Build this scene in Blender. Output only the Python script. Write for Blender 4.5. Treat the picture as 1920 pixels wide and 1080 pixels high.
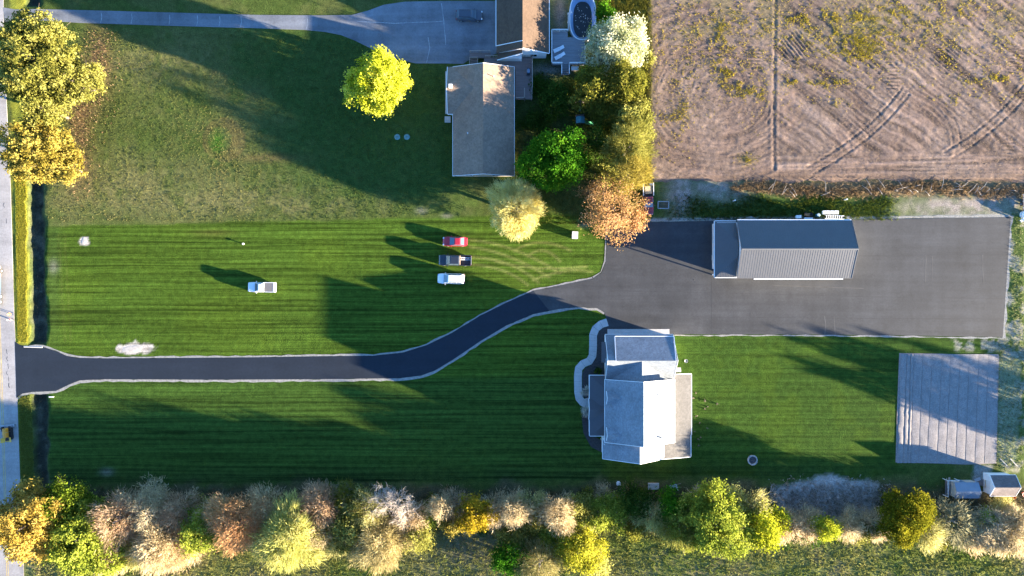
import bpy, math, random
import numpy as np
from mathutils import Vector, Matrix

for o in list(bpy.data.objects):
    bpy.data.objects.remove(o)
R = math.radians
scene = bpy.context.scene
COL = scene.collection
rng = np.random.default_rng(7)
random.seed(7)

# ------------------------------------------------------------------ camera, sky, sun, exposure
CAMH = 128.0
cam_d = bpy.data.cameras.new('camera')
cam_d.sensor_width = 36.0
cam_d.lens = 24.0
cam_d.clip_start = 1.0
cam_d.clip_end = 3000.0
cam = bpy.data.objects.new('camera', cam_d)
COL.objects.link(cam)
cam.location = (0, 0, CAMH)
cam.rotation_euler = (0, 0, 0)
scene.camera = cam

SUN_EL, SUN_AZ = 8.2, 107.8          # azimuth from +Y towards +X
world = bpy.data.worlds.new('World')
scene.world = world
world.use_nodes = True
wn = world.node_tree
bg = wn.nodes['Background']
sky = wn.nodes.new('ShaderNodeTexSky')
sky.sky_type = 'NISHITA'
sky.sun_disc = False
sky.sun_elevation = R(SUN_EL)
sky.sun_rotation = R(SUN_AZ)
sky.air_density = 0.8
sky.ozone_density = 4.0
sky.dust_density = 0.0
wn.links.new(sky.outputs['Color'], bg.inputs['Color'])
bg.inputs['Strength'].default_value = 0.075

sun_d = bpy.data.lights.new('sun', 'SUN')
sun_d.energy = 4.2
sun_d.angle = R(0.55)
sun_d.color = (1.0, 0.85, 0.64)
sun = bpy.data.objects.new('sun', sun_d)
COL.objects.link(sun)
_sd = Vector((math.sin(R(SUN_AZ)) * math.cos(R(SUN_EL)), math.cos(R(SUN_AZ)) * math.cos(R(SUN_EL)), math.sin(R(SUN_EL))))
sun.rotation_euler = _sd.to_track_quat('Z', 'Y').to_euler()
sun.location = _sd * 200

scene.view_settings.view_transform = 'Standard'
scene.view_settings.look = 'None'
scene.view_settings.gamma = 1.0
scene.view_settings.use_curve_mapping = False
scene.view_settings.exposure = 3.45
scene.render.engine = 'CYCLES'

# ------------------------------------------------------------------ helpers
def W(px, py, z=0.0):
    """point of the place at height z whose survey position in the aerial plan is (px, py); 10 plan units = 1 m on the ground"""
    k = 0.1 * (CAMH - z) / CAMH
    return ((px - 960) * k, (540 - py) * k, z)

def W2(px, py, z=0.0):
    p = W(px, py, z)
    return p[0], p[1]

def nt_new(name):
    m = bpy.data.materials.new(name)
    m.use_nodes = True
    nt = m.node_tree
    return m, nt, nt.nodes['Principled BSDF']

def node(nt, t, **kw):
    n = nt.nodes.new(t)
    for k, v in kw.items():
        if k in ('operation', 'blend_type', 'data_type', 'attribute_name', 'wave_type', 'bands_direction', 'noise_dimensions', 'feature'):
            setattr(n, k, v)
        else:
            n.inputs[k].default_value = v
    return n

def ramp(nt, src, a, b, lo=0.3, hi=0.7):
    n = nt.nodes.new('ShaderNodeMapRange')
    n.inputs['From Min'].default_value = lo
    n.inputs['From Max'].default_value = hi
    n.inputs['To Min'].default_value = a
    n.inputs['To Max'].default_value = b
    nt.links.new(src, n.inputs['Value'])
    return n.outputs['Result']

def mul_col(nt, col, fac):
    n = nt.nodes.new('ShaderNodeVectorMath')
    n.operation = 'MULTIPLY'
    nt.links.new(col, n.inputs[0])
    nt.links.new(fac, n.inputs[1])
    return n.outputs['Vector']

def add_bump(nt, bs, h, strength, dist):
    b = nt.nodes.new('ShaderNodeBump')
    b.inputs['Strength'].default_value = strength
    b.inputs['Distance'].default_value = dist
    nt.links.new(h, b.inputs['Height'])
    nt.links.new(b.outputs['Normal'], bs.inputs['Normal'])

def obj_coords(nt, scale=(1, 1, 1), rot=(0, 0, 0)):
    t = nt.nodes.new('ShaderNodeTexCoord')
    m = nt.nodes.new('ShaderNodeMapping')
    m.inputs['Scale'].default_value = scale
    m.inputs['Rotation'].default_value = rot
    nt.links.new(t.outputs['Object'], m.inputs['Vector'])
    return m.outputs['Vector']

def noise(nt, vec, scale, detail=4.0, rough=0.55):
    n = nt.nodes.new('ShaderNodeTexNoise')
    n.inputs['Scale'].default_value = scale
    n.inputs['Detail'].default_value = detail
    n.inputs['Roughness'].default_value = rough
    nt.links.new(vec, n.inputs['Vector'])
    return n.outputs['Fac']

_mats = {}
def M(name, col=(0.5, 0.5, 0.5), rough=0.7, metal=0.0, var=0.25, scale=3.0, bump=0.0, bscale=20.0, fine=0.0, spec=0.5, coat=0.0, stretch=(1, 1, 1)):
    if name in _mats:
        return _mats[name]
    m, nt, bs = nt_new(name)
    vec = obj_coords(nt, stretch)
    rgb = nt.nodes.new('ShaderNodeRGB')
    rgb.outputs[0].default_value = (*col, 1)
    n1 = noise(nt, vec, scale, 5)
    c = mul_col(nt, rgb.outputs[0], ramp(nt, n1, 1 - var, 1 + var))
    if fine > 0:
        n2 = noise(nt, vec, scale * 8, 2)
        c = mul_col(nt, c, ramp(nt, n2, 1 - fine, 1 + fine))
    nt.links.new(c, bs.inputs['Base Color'])
    bs.inputs['Roughness'].default_value = rough
    bs.inputs['Metallic'].default_value = metal
    bs.inputs['Specular IOR Level'].default_value = spec
    bs.inputs['Coat Weight'].default_value = coat
    if bump > 0:
        add_bump(nt, bs, noise(nt, vec, bscale, 3), bump, 0.03)
    _mats[name] = m
    return m

# ---- mesh assembly
class MB:
    def __init__(s):
        s.v = []; s.f = []
    def add(s, v, f):
        k = len(s.v)
        s.v += [tuple(p) for p in v]
        s.f += [tuple(i + k for i in q) for q in f]
        return s
    def box(s, x0, x1, y0, y1, z0, z1):
        v = [(x0, y0, z0), (x1, y0, z0), (x1, y1, z0), (x0, y1, z0), (x0, y0, z1), (x1, y0, z1), (x1, y1, z1), (x0, y1, z1)]
        return s.add(v, [(3, 2, 1, 0), (4, 5, 6, 7), (0, 1, 5, 4), (1, 2, 6, 5), (2, 3, 7, 6), (3, 0, 4, 7)])
    def cbox(s, c, d, rz=0.0):
        x, y, z = d[0] / 2, d[1] / 2, d[2] / 2
        ca, sa = math.cos(rz), math.sin(rz)
        v = []
        for zz in (-z, z):
            for a, b in ((-x, -y), (x, -y), (x, y), (-x, y)):
                v.append((c[0] + a * ca - b * sa, c[1] + a * sa + b * ca, c[2] + zz))
        return s.add(v, [(3, 2, 1, 0), (4, 5, 6, 7), (0, 1, 5, 4), (1, 2, 6, 5), (2, 3, 7, 6), (3, 0, 4, 7)])
    def slab(s, poly, t):
        n = len(poly)
        v = [tuple(p) for p in poly] + [(p[0], p[1], p[2] - t) for p in poly]
        f = [tuple(range(n)), tuple(range(2 * n - 1, n - 1, -1))]
        for i in range(n):
            j = (i + 1) % n
            f.append((i, n + i, n + j, j))
        return s.add(v, f)
    def bar(s, p, q, w, h):
        """box beam from p to q, width w (sideways), height h (up)"""
        p = Vector(p); q = Vector(q); d = (q - p).normalized()
        up = Vector((0, 0, 1)) if abs(d.z) < 0.95 else Vector((1, 0, 0))
        sx = d.cross(up).normalized() * (w / 2)
        sy = sx.cross(d).normalized() * (h / 2)
        v = [p - sx - sy, p + sx - sy, p + sx + sy, p - sx + sy, q - sx - sy, q + sx - sy, q + sx + sy, q - sx + sy]
        return s.add(v, [(0, 1, 2, 3), (7, 6, 5, 4), (0, 4, 5, 1), (1, 5, 6, 2), (2, 6, 7, 3), (3, 7, 4, 0)])
    def tube(s, pts, rad, n=6, cap=True):
        pts = [Vector(p) for p in pts]
        k = len(s.v)
        for i, p in enumerate(pts):
            d = (pts[min(i + 1, len(pts) - 1)] - pts[max(i - 1, 0)]).normalized()
            a = Vector((1, 0, 0)) if abs(d.x) < 0.8 else Vector((0, 1, 0))
            u = d.cross(a).normalized(); w = d.cross(u)
            for j in range(n):
                t = 2 * math.pi * j / n
                s.v.append(tuple(p + (u * math.cos(t) + w * math.sin(t)) * rad[i]))
        for i in range(len(pts) - 1):
            for j in range(n):
                a = k + i * n + j; b = k + i * n + (j + 1) % n
                s.f.append((a, b, b + n, a + n))
        if cap:
            s.f.append(tuple(k + j for j in range(n - 1, -1, -1)))
            e = k + (len(pts) - 1) * n
            s.f.append(tuple(e + j for j in range(n)))
        return s
    def cyl(s, c, r, h, n=16, r2=None):
        return s.tube([c, (c[0], c[1], c[2] + h)], [r, r if r2 is None else r2], n)
    def loft(s, rings, cap=True):
        k = len(s.v); n = len(rings[0])
        for r in rings: s.v += [tuple(p) for p in r]
        for i in range(len(rings) - 1):
            for j in range(n):
                a = k + i * n + j; b = k + i * n + (j + 1) % n
                s.f.append((a, b, b + n, a + n))
        if cap:
            s.f.append(tuple(k + j for j in range(n - 1, -1, -1)))
            e = k + (len(rings) - 1) * n
            s.f.append(tuple(e + j for j in range(n)))
        return s

def obj_from(name, v, f, mat, parent=None, loc=(0, 0, 0), smooth=False):
    me = bpy.data.meshes.new(name)
    me.from_pydata([(p[0] - loc[0], p[1] - loc[1], p[2] - loc[2]) for p in v], [], f)
    me.update()
    if mat: me.materials.append(mat)
    if smooth:
        me.polygons.foreach_set('use_smooth', [True] * len(me.polygons))
    o = bpy.data.objects.new(name, me)
    COL.objects.link(o)
    if parent is not None: o.parent = parent
    else: o.location = loc
    return o

def fix_normals(o):
    import bmesh
    bm = bmesh.new(); bm.from_mesh(o.data)
    bmesh.ops.recalc_face_normals(bm, faces=bm.faces[:])
    bm.to_mesh(o.data); bm.free()

def tag(o, label=None, cat=None, group=None, kind=None):
    if label: o['label'] = label
    if cat: o['category'] = cat
    if group: o['group'] = group
    if kind: o['kind'] = kind
    return o

class Thing:
    """Empty at the base of a thing; parts are added in world or in local coordinates"""
    def __init__(s, name, label, cat, loc=(0, 0, 0), rz=0.0, group=None):
        s.e = bpy.data.objects.new(name, None)
        s.e.empty_display_size = 0.3
        COL.objects.link(s.e)
        s.e.location = loc; s.e.rotation_euler = (0, 0, rz)
        s.loc = loc
        tag(s.e, label, cat, group)
    def world(s, name, mb, mat, smooth=False, parent=None):
        o = obj_from(name, mb.v, mb.f, mat, parent or s.e, s.loc, smooth); fix_normals(o); return o
    def local(s, name, mb, mat, smooth=False, parent=None):
        o = obj_from(name, mb.v, mb.f, mat, parent or s.e, (0, 0, 0), smooth); fix_normals(o); return o

def single(name, mb, mat, label, cat, loc=None, group=None, smooth=False, kind=None):
    if loc is None:
        a = np.array(mb.v); loc = (float(a[:, 0].mean()), float(a[:, 1].mean()), float(a[:, 2].min()))
    o = obj_from(name, mb.v, mb.f, mat, None, loc, smooth)
    fix_normals(o)
    return tag(o, label, cat, group, kind)

def mesh_np(name, V, F, mat, col=None, smooth=False, parent=None, loc=(0, 0, 0)):
    V = np.asarray(V, dtype=np.float32) - np.array(loc, dtype=np.float32)
    F = np.asarray(F, dtype=np.int32)
    k = F.shape[1]
    me = bpy.data.meshes.new(name)
    me.vertices.add(len(V)); me.vertices.foreach_set('co', V.ravel())
    me.loops.add(F.size); me.loops.foreach_set('vertex_index', F.ravel())
    me.polygons.add(len(F))
    me.polygons.foreach_set('loop_start', np.arange(0, F.size, k, dtype=np.int32))
    me.polygons.foreach_set('loop_total', np.full(len(F), k, dtype=np.int32))
    if smooth: me.polygons.foreach_set('use_smooth', np.ones(len(F), dtype=bool))
    me.update(calc_edges=True)
    if col is not None:
        a = me.color_attributes.new('Col', 'FLOAT_COLOR', 'POINT')
        c = np.ones((len(V), 4), dtype=np.float32); c[:, :col.shape[1]] = col
        a.data.foreach_set('color', c.ravel())
    me.materials.append(mat)
    o = bpy.data.objects.new(name, me); COL.objects.link(o)
    if parent is not None: o.parent = parent
    else: o.location = loc
    return o

# ---- numpy noise and masks (plan units)
def vnoise(x, y, s, seed=0):
    r = np.random.default_rng(seed).random((256, 256))
    u = x / s; v = y / s
    i = np.floor(u).astype(int); j = np.floor(v).astype(int)
    fu = u - i; fv = v - j
    fu = fu * fu * (3 - 2 * fu); fv = fv * fv * (3 - 2 * fv)
    g = lambda a, b: r[a % 256, b % 256]
    return (g(i, j) * (1 - fu) + g(i + 1, j) * fu) * (1 - fv) + (g(i, j + 1) * (1 - fu) + g(i + 1, j + 1) * fu) * fv
def fbm(x, y, s, seed=0, o=4):
    t = 0; a = 0.5; n = 0
    for k in range(o):
        t = t + a * vnoise(x, y, s / 2 ** k, seed + k); n += a; a *= 0.55
    return t / n
def sstep(a, b, x):
    t = np.clip((x - a) / (b - a), 0, 1); return t * t * (3 - 2 * t)
def inpoly(x, y, poly):
    r = np.zeros(x.shape, dtype=bool)
    n = len(poly)
    for i in range(n):
        x1, y1 = poly[i]; x2, y2 = poly[(i + 1) % n]
        c = ((y1 > y) != (y2 > y))
        with np.errstate(divide='ignore', invalid='ignore'):
            xs = (x2 - x1) * (y - y1) / (y2 - y1 + 1e-12) + x1
        r ^= c & (x < xs)
    return r
def softpoly(x, y, poly, soft=6.0, wob=8.0, seed=3):
    """polygon mask with a ragged, soft edge"""
    wx = (fbm(x, y, 26, seed) - .5) * 2 * wob; wy = (fbm(x, y, 26, seed + 9) - .5) * 2 * wob
    acc = 0
    for dx, dy in ((0, 0), (soft, 0), (-soft, 0), (0, soft), (0, -soft)):
        acc = acc + inpoly(x + wx + dx, y + wy + dy, poly)
    return acc / 5.0
def blob(x, y, cx, cy, rx, ry):
    return np.exp(-(((x - cx) / rx) ** 2 + ((y - cy) / ry) ** 2))

# ------------------------------------------------------------------ ground
def ditch_x(py):
    return np.interp(py, [-100, 350, 640, 740, 900, 1200], [60, 67, 71, 73, 78, 88])

def ground_material():
    m, nt, bs = nt_new('ground_cover')
    at = node(nt, 'ShaderNodeAttribute', attribute_name='Col')
    vec = obj_coords(nt)
    n1 = noise(nt, vec, 0.9, 6, 0.6)
    n2 = noise(nt, vec, 5.0, 4, 0.65)
    c = mul_col(nt, at.outputs['Color'], ramp(nt, n1, 0.72, 1.28))
    c = mul_col(nt, c, ramp(nt, n2, 0.55, 1.45))
    # mowing stripes: the blades lean one way, then the other
    wv = nt.nodes.new('ShaderNodeTexNoise'); wv.inputs['Scale'].default_value = .05; wv.inputs['Detail'].default_value = 2
    nt.links.new(vec, wv.inputs['Vector'])
    wm = nt.nodes.new('ShaderNodeVectorMath'); wm.operation = 'MULTIPLY_ADD'
    nt.links.new(wv.outputs['Color'], wm.inputs[0]); wm.inputs[1].default_value = (0, .35, 0); nt.links.new(vec, wm.inputs[2])
    mp = nt.nodes.new('ShaderNodeMapping'); mp.inputs['Scale'].default_value = (0.016, 1.0, 1.0); mp.inputs['Rotation'].default_value = (0, 0, R(.35))
    nt.links.new(wm.outputs[0], mp.inputs['Vector']); sv = mp.outputs['Vector']
    s1 = noise(nt, sv, 1.9, 3.0, 0.6)
    s2 = noise(nt, sv, 0.35, 1.0, 0.5)
    add = nt.nodes.new('ShaderNodeMath'); add.operation = 'ADD'
    nt.links.new(ramp(nt, s1, -0.42, 0.42, 0.36, 0.64), add.inputs[0])
    nt.links.new(ramp(nt, s2, -0.16, 0.16, 0.3, 0.7), add.inputs[1])
    mw = nt.nodes.new('ShaderNodeMath'); mw.operation = 'MULTIPLY_ADD'
    nt.links.new(at.outputs['Alpha'], mw.inputs[0])
    nt.links.new(add.outputs[0], mw.inputs[1])
    mw.inputs[2].default_value = 1.0
    c = mul_col(nt, c, mw.outputs[0])
    nt.links.new(c, bs.inputs['Base Color'])
    bs.inputs['Roughness'].default_value = 0.9
    bs.inputs['Specular IOR Level'].default_value = 0.05
    hb = nt.nodes.new('ShaderNodeMath'); hb.operation = 'ADD'
    nt.links.new(n2, hb.inputs[0]); nt.links.new(n1, hb.inputs[1])
    add_bump(nt, bs, hb.outputs[0], 0.55, 0.10)
    return m
GROUND = ground_material()

STEP = 0.32
gx = np.arange(-102, 102.01, STEP); gy = np.arange(-60, 60.01, STEP)
GX, GY = np.meshgrid(gx, gy)
PX = GX * 10 + 960; PY = 540 - GY * 10

DRIVE_TOP = [(28, 640), (38, 647), (55, 650), (80, 650), (105, 658), (125, 667), (145, 671), (200, 672), (350, 671), (480, 670), (600, 668), (700, 667), (755, 661), (800, 647), (850, 623), (900, 592), (950, 567), (1000, 545), (1060, 533), (1112, 522), (1128, 511), (1136, 490), (1138, 440), (1138, 418)]
DRIVE_BOT = [(1139, 617), (1138, 600), (1133, 586), (1120, 578), (1085, 576), (1050, 579), (1000, 589), (950, 610), (900, 640), (850, 674), (815, 695), (790, 704), (750, 709), (600, 711), (400, 712), (200, 711), (150, 713), (130, 721), (105, 733), (60, 735), (42, 738), (31, 746)]
LAWN = [(84, 425), (300, 420), (600, 414), (780, 408), (930, 404), (1138, 402), (1138, 640), (1135, 880), (1110, 900), (600, 905), (92, 905), (86, 740), (88, 650), (82, 560)]
LAWN_R = [(1255, 600), (1885, 625), (1900, 668), (1690, 662), (1680, 870), (1720, 890), (1420, 898), (1300, 892), (1130, 905), (1130, 860)]

def col_of(r, g, b): return np.array([r, g, b])
base = np.zeros(PX.shape + (3,))
def lay(mask, c):
    global base
    base = base * (1 - mask[..., None]) + np.asarray(c) * mask[..., None]
n_big = fbm(PX, PY, 120, 11); n_mid = fbm(PX, PY, 45, 21); n_sml = fbm(PX, PY, 14, 31)
base[:] = (0.045, 0.064, 0.014)
lay(sstep(.45, .65, n_mid) * .6, (0.070, 0.075, 0.024))
lay(sstep(.5, .7, n_sml) * .35, (0.030, 0.050, 0.010))
# upper old lawn: straw coloured patches
upper = softpoly(PX, PY, [(95, 50), (660, 60), (840, 130), (860, 340), (930, 400), (600, 415), (90, 428)], 6, 10)
lay(upper * sstep(.42, .64, n_big) * .5, (0.088, 0.088, 0.032))
lay(upper * sstep(.55, .72, n_mid) * .6, (0.040, 0.068, 0.012))
lay(np.clip(blob(PX, PY, 215, 350, 150, 55) + blob(PX, PY, 480, 380, 180, 22) + blob(PX, PY, 560, 350, 110, 45) + blob(PX, PY, 290, 120, 130, 40), 0, 1) * (.22 + .5 * sstep(.35, .6, n_sml)), (0.125, 0.112, 0.044))
lay(np.clip(blob(PX, PY, 185, 120, 24, 70) + .9 * blob(PX, PY, 150, 220, 26, 70) + .8 * blob(PX, PY, 145, 320, 30, 40), 0, 1) * (.4 + .6 * n_sml), (0.145, 0.075, 0.042))
lush_shade = upper * sstep(430, 560, PX + (n_mid - .5) * 160 - (PY - 200) * .15) * sstep(400, 330, PY + (n_mid - .5) * 60)
lay(lush_shade * .85, (0.026, 0.052, 0.011))  # lush green grass, with the shade over it also darkened into the colour
lay(lush_shade * sstep(.5, .7, n_sml) * .4, (0.045, 0.062, 0.016))
# the old septic field: ring of brown round a greener square
ring = (blob(PX, PY, 420, 262, 40, 40) > .35) & ~(blob(PX, PY, 412, 262, 22, 24) > .35)
lay(ring * .30 * (.5 + n_sml), (0.115, 0.065, 0.030))
lay(blob(PX, PY, 408, 268, 13, 24) * .8, (0.030, 0.090, 0.008))
lay(np.clip(blob(PX, PY, 500, 296, 60, 9), 0, 1) * .5, (0.115, 0.070, 0.032))
# mown lawn
mown = np.clip(softpoly(PX, PY, LAWN, 2.5, 2.0), 0, 1)
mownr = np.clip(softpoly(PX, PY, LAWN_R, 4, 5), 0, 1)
lay(mown, (0.041, 0.073, 0.0085))
lay(mown * sstep(.45, .75, n_big) * .4, (0.054, 0.084, 0.008))
lay(mown * sstep(700, 716, PY) * .9, (0.029, 0.058, 0.0095))  # south of the drive: shade put into a darker grass colour
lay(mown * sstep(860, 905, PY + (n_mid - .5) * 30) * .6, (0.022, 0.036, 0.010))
lay(mown * (blob(PX, PY, 100, 500, 14, 200)) * .5, (0.040, 0.068, 0.016))
lay(mown * blob(PX, PY, 400, 437, 40, 7) * .35, (0.085, 0.060, 0.018))
lay(mownr, (0.030, 0.060, 0.0085))  # right lawn: darker base colour stands in for the shade on it
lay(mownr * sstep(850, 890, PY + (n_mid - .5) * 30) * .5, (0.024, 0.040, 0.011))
lay(mownr * sstep(.5, .7, n_mid) * .35, (0.048, 0.080, 0.007))
# tyre tracks pressed into the grass beside the parking court
def track(pts, w):
    d = np.full(PX.shape, 1e9)
    for (x1, y1), (x2, y2) in zip(pts[:-1], pts[1:]):
        L2 = (x2 - x1) ** 2 + (y2 - y1) ** 2
        t = np.clip(((PX - x1) * (x2 - x1) + (PY - y1) * (y2 - y1)) / L2, 0, 1)
        d = np.minimum(d, np.hypot(PX - (x1 + t * (x2 - x1)), PY - (y1 + t * (y2 - y1))))
    return np.exp(-(d / w) ** 2)
def curve(p0, p1, p2, n=14):
    return [((1 - t) ** 2 * p0[0] + 2 * t * (1 - t) * p1[0] + t * t * p2[0], (1 - t) ** 2 * p0[1] + 2 * t * (1 - t) * p1[1] + t * t * p2[1]) for t in np.linspace(0, 1, n)]
for c0, c1, c2 in (((880, 450), (960, 455), (1050, 512)), ((880, 463), (950, 470), (1030, 520)), ((885, 482), (960, 485), (1010, 530)), ((885, 496), (950, 500), (990, 535)),
                   ((965, 470), (1010, 440), (1070, 470)), ((990, 480), (1020, 455), (1050, 490)), ((1000, 525), (1060, 500), (1110, 510)), ((930, 490), (1000, 510), (1100, 500))):
    lay(track(curve(c0, c1, c2), 2.2) * .85, (0.125, 0.135, 0.036))
for xx in (110, 121):
    lay(track([(xx, 440), (xx + 12, 640)], 1.8) * .35, (0.085, 0.100, 0.02))
for xx in (190, 203):
    lay(track([(xx, 180), (xx + 4, 340)], 2.0) * .6, (0.045, 0.050, 0.016))
for bx, by, brx, bry, bs_ in ((158, 452, 11, 10, 6), (254, 654, 34, 13, 7), (228, 655, 12, 10, 8), (275, 650, 18, 6, 9)):
    q = blob(PX, PY, bx, by, brx, bry) + (fbm(PX, PY, 11, 70 + bs_, 3) - .5) * .7
    lay(sstep(.38, .62, q) * (np.hypot((PX - bx) / brx, (PY - by) / bry) < 1.6), (0.34, 0.305, 0.26) )
# verge and ditch
dx = PX - ditch_x(PY) + (fbm(PX, PY, 22, 61) - .5) * 13
verge = sstep(-46, -40, dx) * sstep(-14, -20, dx)
lay(verge * sstep(655, 640, PY) * (.8 + .4 * n_sml).clip(0, 1), (0.165, 0.165, 0.022))
lay(verge * sstep(655, 640, PY) * sstep(.5, .65, n_mid) * .5, (0.100, 0.125, 0.020))
lay(verge * sstep(730, 742, PY), (0.070, 0.088, 0.016))  # verge south of the drive: its shade laid in as darker green
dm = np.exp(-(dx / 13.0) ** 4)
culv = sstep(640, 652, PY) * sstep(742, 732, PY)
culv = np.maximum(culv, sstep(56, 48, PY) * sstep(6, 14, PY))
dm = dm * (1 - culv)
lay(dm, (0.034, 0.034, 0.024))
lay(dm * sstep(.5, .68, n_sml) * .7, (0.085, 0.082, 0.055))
# strip north of the court: sand, gravel, weeds
strip = softpoly(PX, PY, [(1225, 335), (1930, 325), (1990, 345), (1990, 420), (1890, 408), (1225, 416)], 5, 7)
lay(strip, (0.042, 0.068, 0.013))
lay(strip * np.clip(blob(PX, PY, 1275, 360, 25, 50) + blob(PX, PY, 1350, 355, 60, 22) + blob(PX, PY, 1760, 388, 95, 20) + blob(PX, PY, 1880, 380, 60, 30), 0, 1) * (.55 + .45 * sstep(.35, .6, n_sml)), (0.215, 0.180, 0.150))
lay(track([(1225, 413), (1700, 409), (1895, 405)], 3.5) * .85, (0.300, 0.275, 0.240))
lay(softpoly(PX, PY, [(1380, 338), (1990, 330), (1990, 362), (1640, 372), (1440, 366)], 4, 9) * (.5 + .5 * n_sml), (0.130, 0.085, 0.050))
lay(blob(PX, PY, 1640, 388, 45, 16) * .8, (0.060, 0.078, 0.012))
# right margin
rm = softpoly(PX, PY, [(1890, 400), (1990, 400), (1990, 900), (1876, 880), (1872, 668), (1882, 640)], 4, 6)
lay(rm, (0.060, 0.085, 0.020))
lay(rm * sstep(.45, .6, fbm(PX, PY, 18, 77)) * .9, (0.220, 0.200, 0.150))
lay(softpoly(PX, PY, [(1783, 636), (1895, 628), (1900, 662), (1790, 655)], 4, 8) * sstep(.45, .55, n_sml) * .8, (0.200, 0.190, 0.150))
lay(softpoly(PX, PY, [(1873, 670), (1916, 672), (1906, 868), (1868, 868)], 3, 4) * .8, (0.150, 0.165, 0.100))
# south hedge floor and meadow
south = sstep(900, 925, PY + (n_mid - .5) * 40)
lay(south, (0.070, 0.058, 0.030))
mead = sstep(985, 1015, PY + (n_mid - .5) * 40)
lay(mead, (0.105, 0.112, 0.034))
lay(mead * sstep(.45, .62, n_mid) * .7, (0.150, 0.120, 0.060))
lay(mead * np.clip(blob(PX, PY, 1800, 1045, 120, 40) + blob(PX, PY, 1190, 1020, 60, 60) + blob(PX, PY, 700, 1060, 120, 30), 0, 1) * .8, (0.050, 0.075, 0.012))
lay(mead * blob(PX, PY, 850, 1040, 90, 50) * .7, (0.060, 0.060, 0.040))
deb = softpoly(PX, PY, [(1455, 915), (1560, 893), (1648, 905), (1640, 960), (1560, 985), (1460, 965)], 5, 9)
lay(deb, (0.330, 0.290, 0.255))
lay(softpoly(PX, PY, [(1825, 872), (1862, 872), (1850, 905), (1822, 905)], 4, 5), (0.18, 0.17, 0.15))
# behind the upper house
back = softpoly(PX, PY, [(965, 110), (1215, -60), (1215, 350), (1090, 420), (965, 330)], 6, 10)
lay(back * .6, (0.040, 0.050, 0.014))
lay(blob(PX, PY, 1050, 25, 14, 40) * .9, (0.150, 0.120, 0.100))
lay(blob(PX, PY, 1030, 130, 40, 10) * .7, (0.150, 0.140, 0.130))
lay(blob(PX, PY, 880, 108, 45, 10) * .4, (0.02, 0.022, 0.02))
yv = softpoly(PX, PY, [(1120, -60), (1215, -60), (1212, 60), (1120, 40)], 4, 5)
lay(yv, (0.095, 0.095, 0.018))
# bare and trodden spots
for bx, by, brx, bry in ((838, 405, 10, 4), (790, 395, 10, 6), (200, 885, 12, 7), (100, 500, 9, 12), (1097, 420, 12, 6)):
    lay(blob(PX, PY, bx, by, brx, bry) * .6, (0.150, 0.140, 0.110))

keep = np.clip(mown + mownr + dm, 0, 1)[..., None]
base = base * (1.12 * keep + 1.28 * (1 - keep))
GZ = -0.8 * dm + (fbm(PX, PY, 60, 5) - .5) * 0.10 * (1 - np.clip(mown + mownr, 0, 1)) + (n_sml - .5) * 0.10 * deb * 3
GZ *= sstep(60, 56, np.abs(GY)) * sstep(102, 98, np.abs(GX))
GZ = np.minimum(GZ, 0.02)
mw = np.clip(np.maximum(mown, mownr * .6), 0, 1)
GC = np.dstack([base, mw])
ny, nx = PX.shape
idx = np.arange(nx * ny).reshape(ny, nx)
quads = np.stack([idx[:-1, :-1], idx[:-1, 1:], idx[1:, 1:], idx[1:, :-1]], -1)
cls = np.zeros((ny - 1, nx - 1), dtype=int)
cpx = PX[:-1, :-1] + 1.6; cpy = PY[:-1, :-1] - 1.6
cls[inpoly(cpx, cpy, LAWN)] = 1
cls[inpoly(cpx, cpy, LAWN_R)] = 1
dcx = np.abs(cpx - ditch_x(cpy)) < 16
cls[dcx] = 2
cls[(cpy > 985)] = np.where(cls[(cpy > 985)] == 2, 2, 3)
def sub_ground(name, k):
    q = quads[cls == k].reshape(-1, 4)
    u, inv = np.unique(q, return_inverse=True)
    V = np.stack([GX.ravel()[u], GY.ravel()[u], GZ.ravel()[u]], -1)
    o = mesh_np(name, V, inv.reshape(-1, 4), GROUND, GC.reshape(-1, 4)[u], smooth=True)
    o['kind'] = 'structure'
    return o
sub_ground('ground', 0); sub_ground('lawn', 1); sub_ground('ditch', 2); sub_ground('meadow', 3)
def far_ground():
    a, b, c = gx[0], gx[-1], 1500.0
    d, e = gy[0], gy[-1]
    V = [(a, d, 0), (b, d, 0), (b, e, 0), (a, e, 0), (-c, -c, 0), (c, -c, 0), (c, c, 0), (-c, c, 0)]
    F = [(4, 5, 1, 0), (5, 6, 2, 1), (6, 7, 3, 2), (7, 4, 0, 3)]
    c4 = np.tile(np.array([0.055, 0.066, 0.018, 0.0]), (8, 1))
    o = mesh_np('far_ground', V, F, GROUND, c4); o['kind'] = 'structure'
far_ground()

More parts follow.
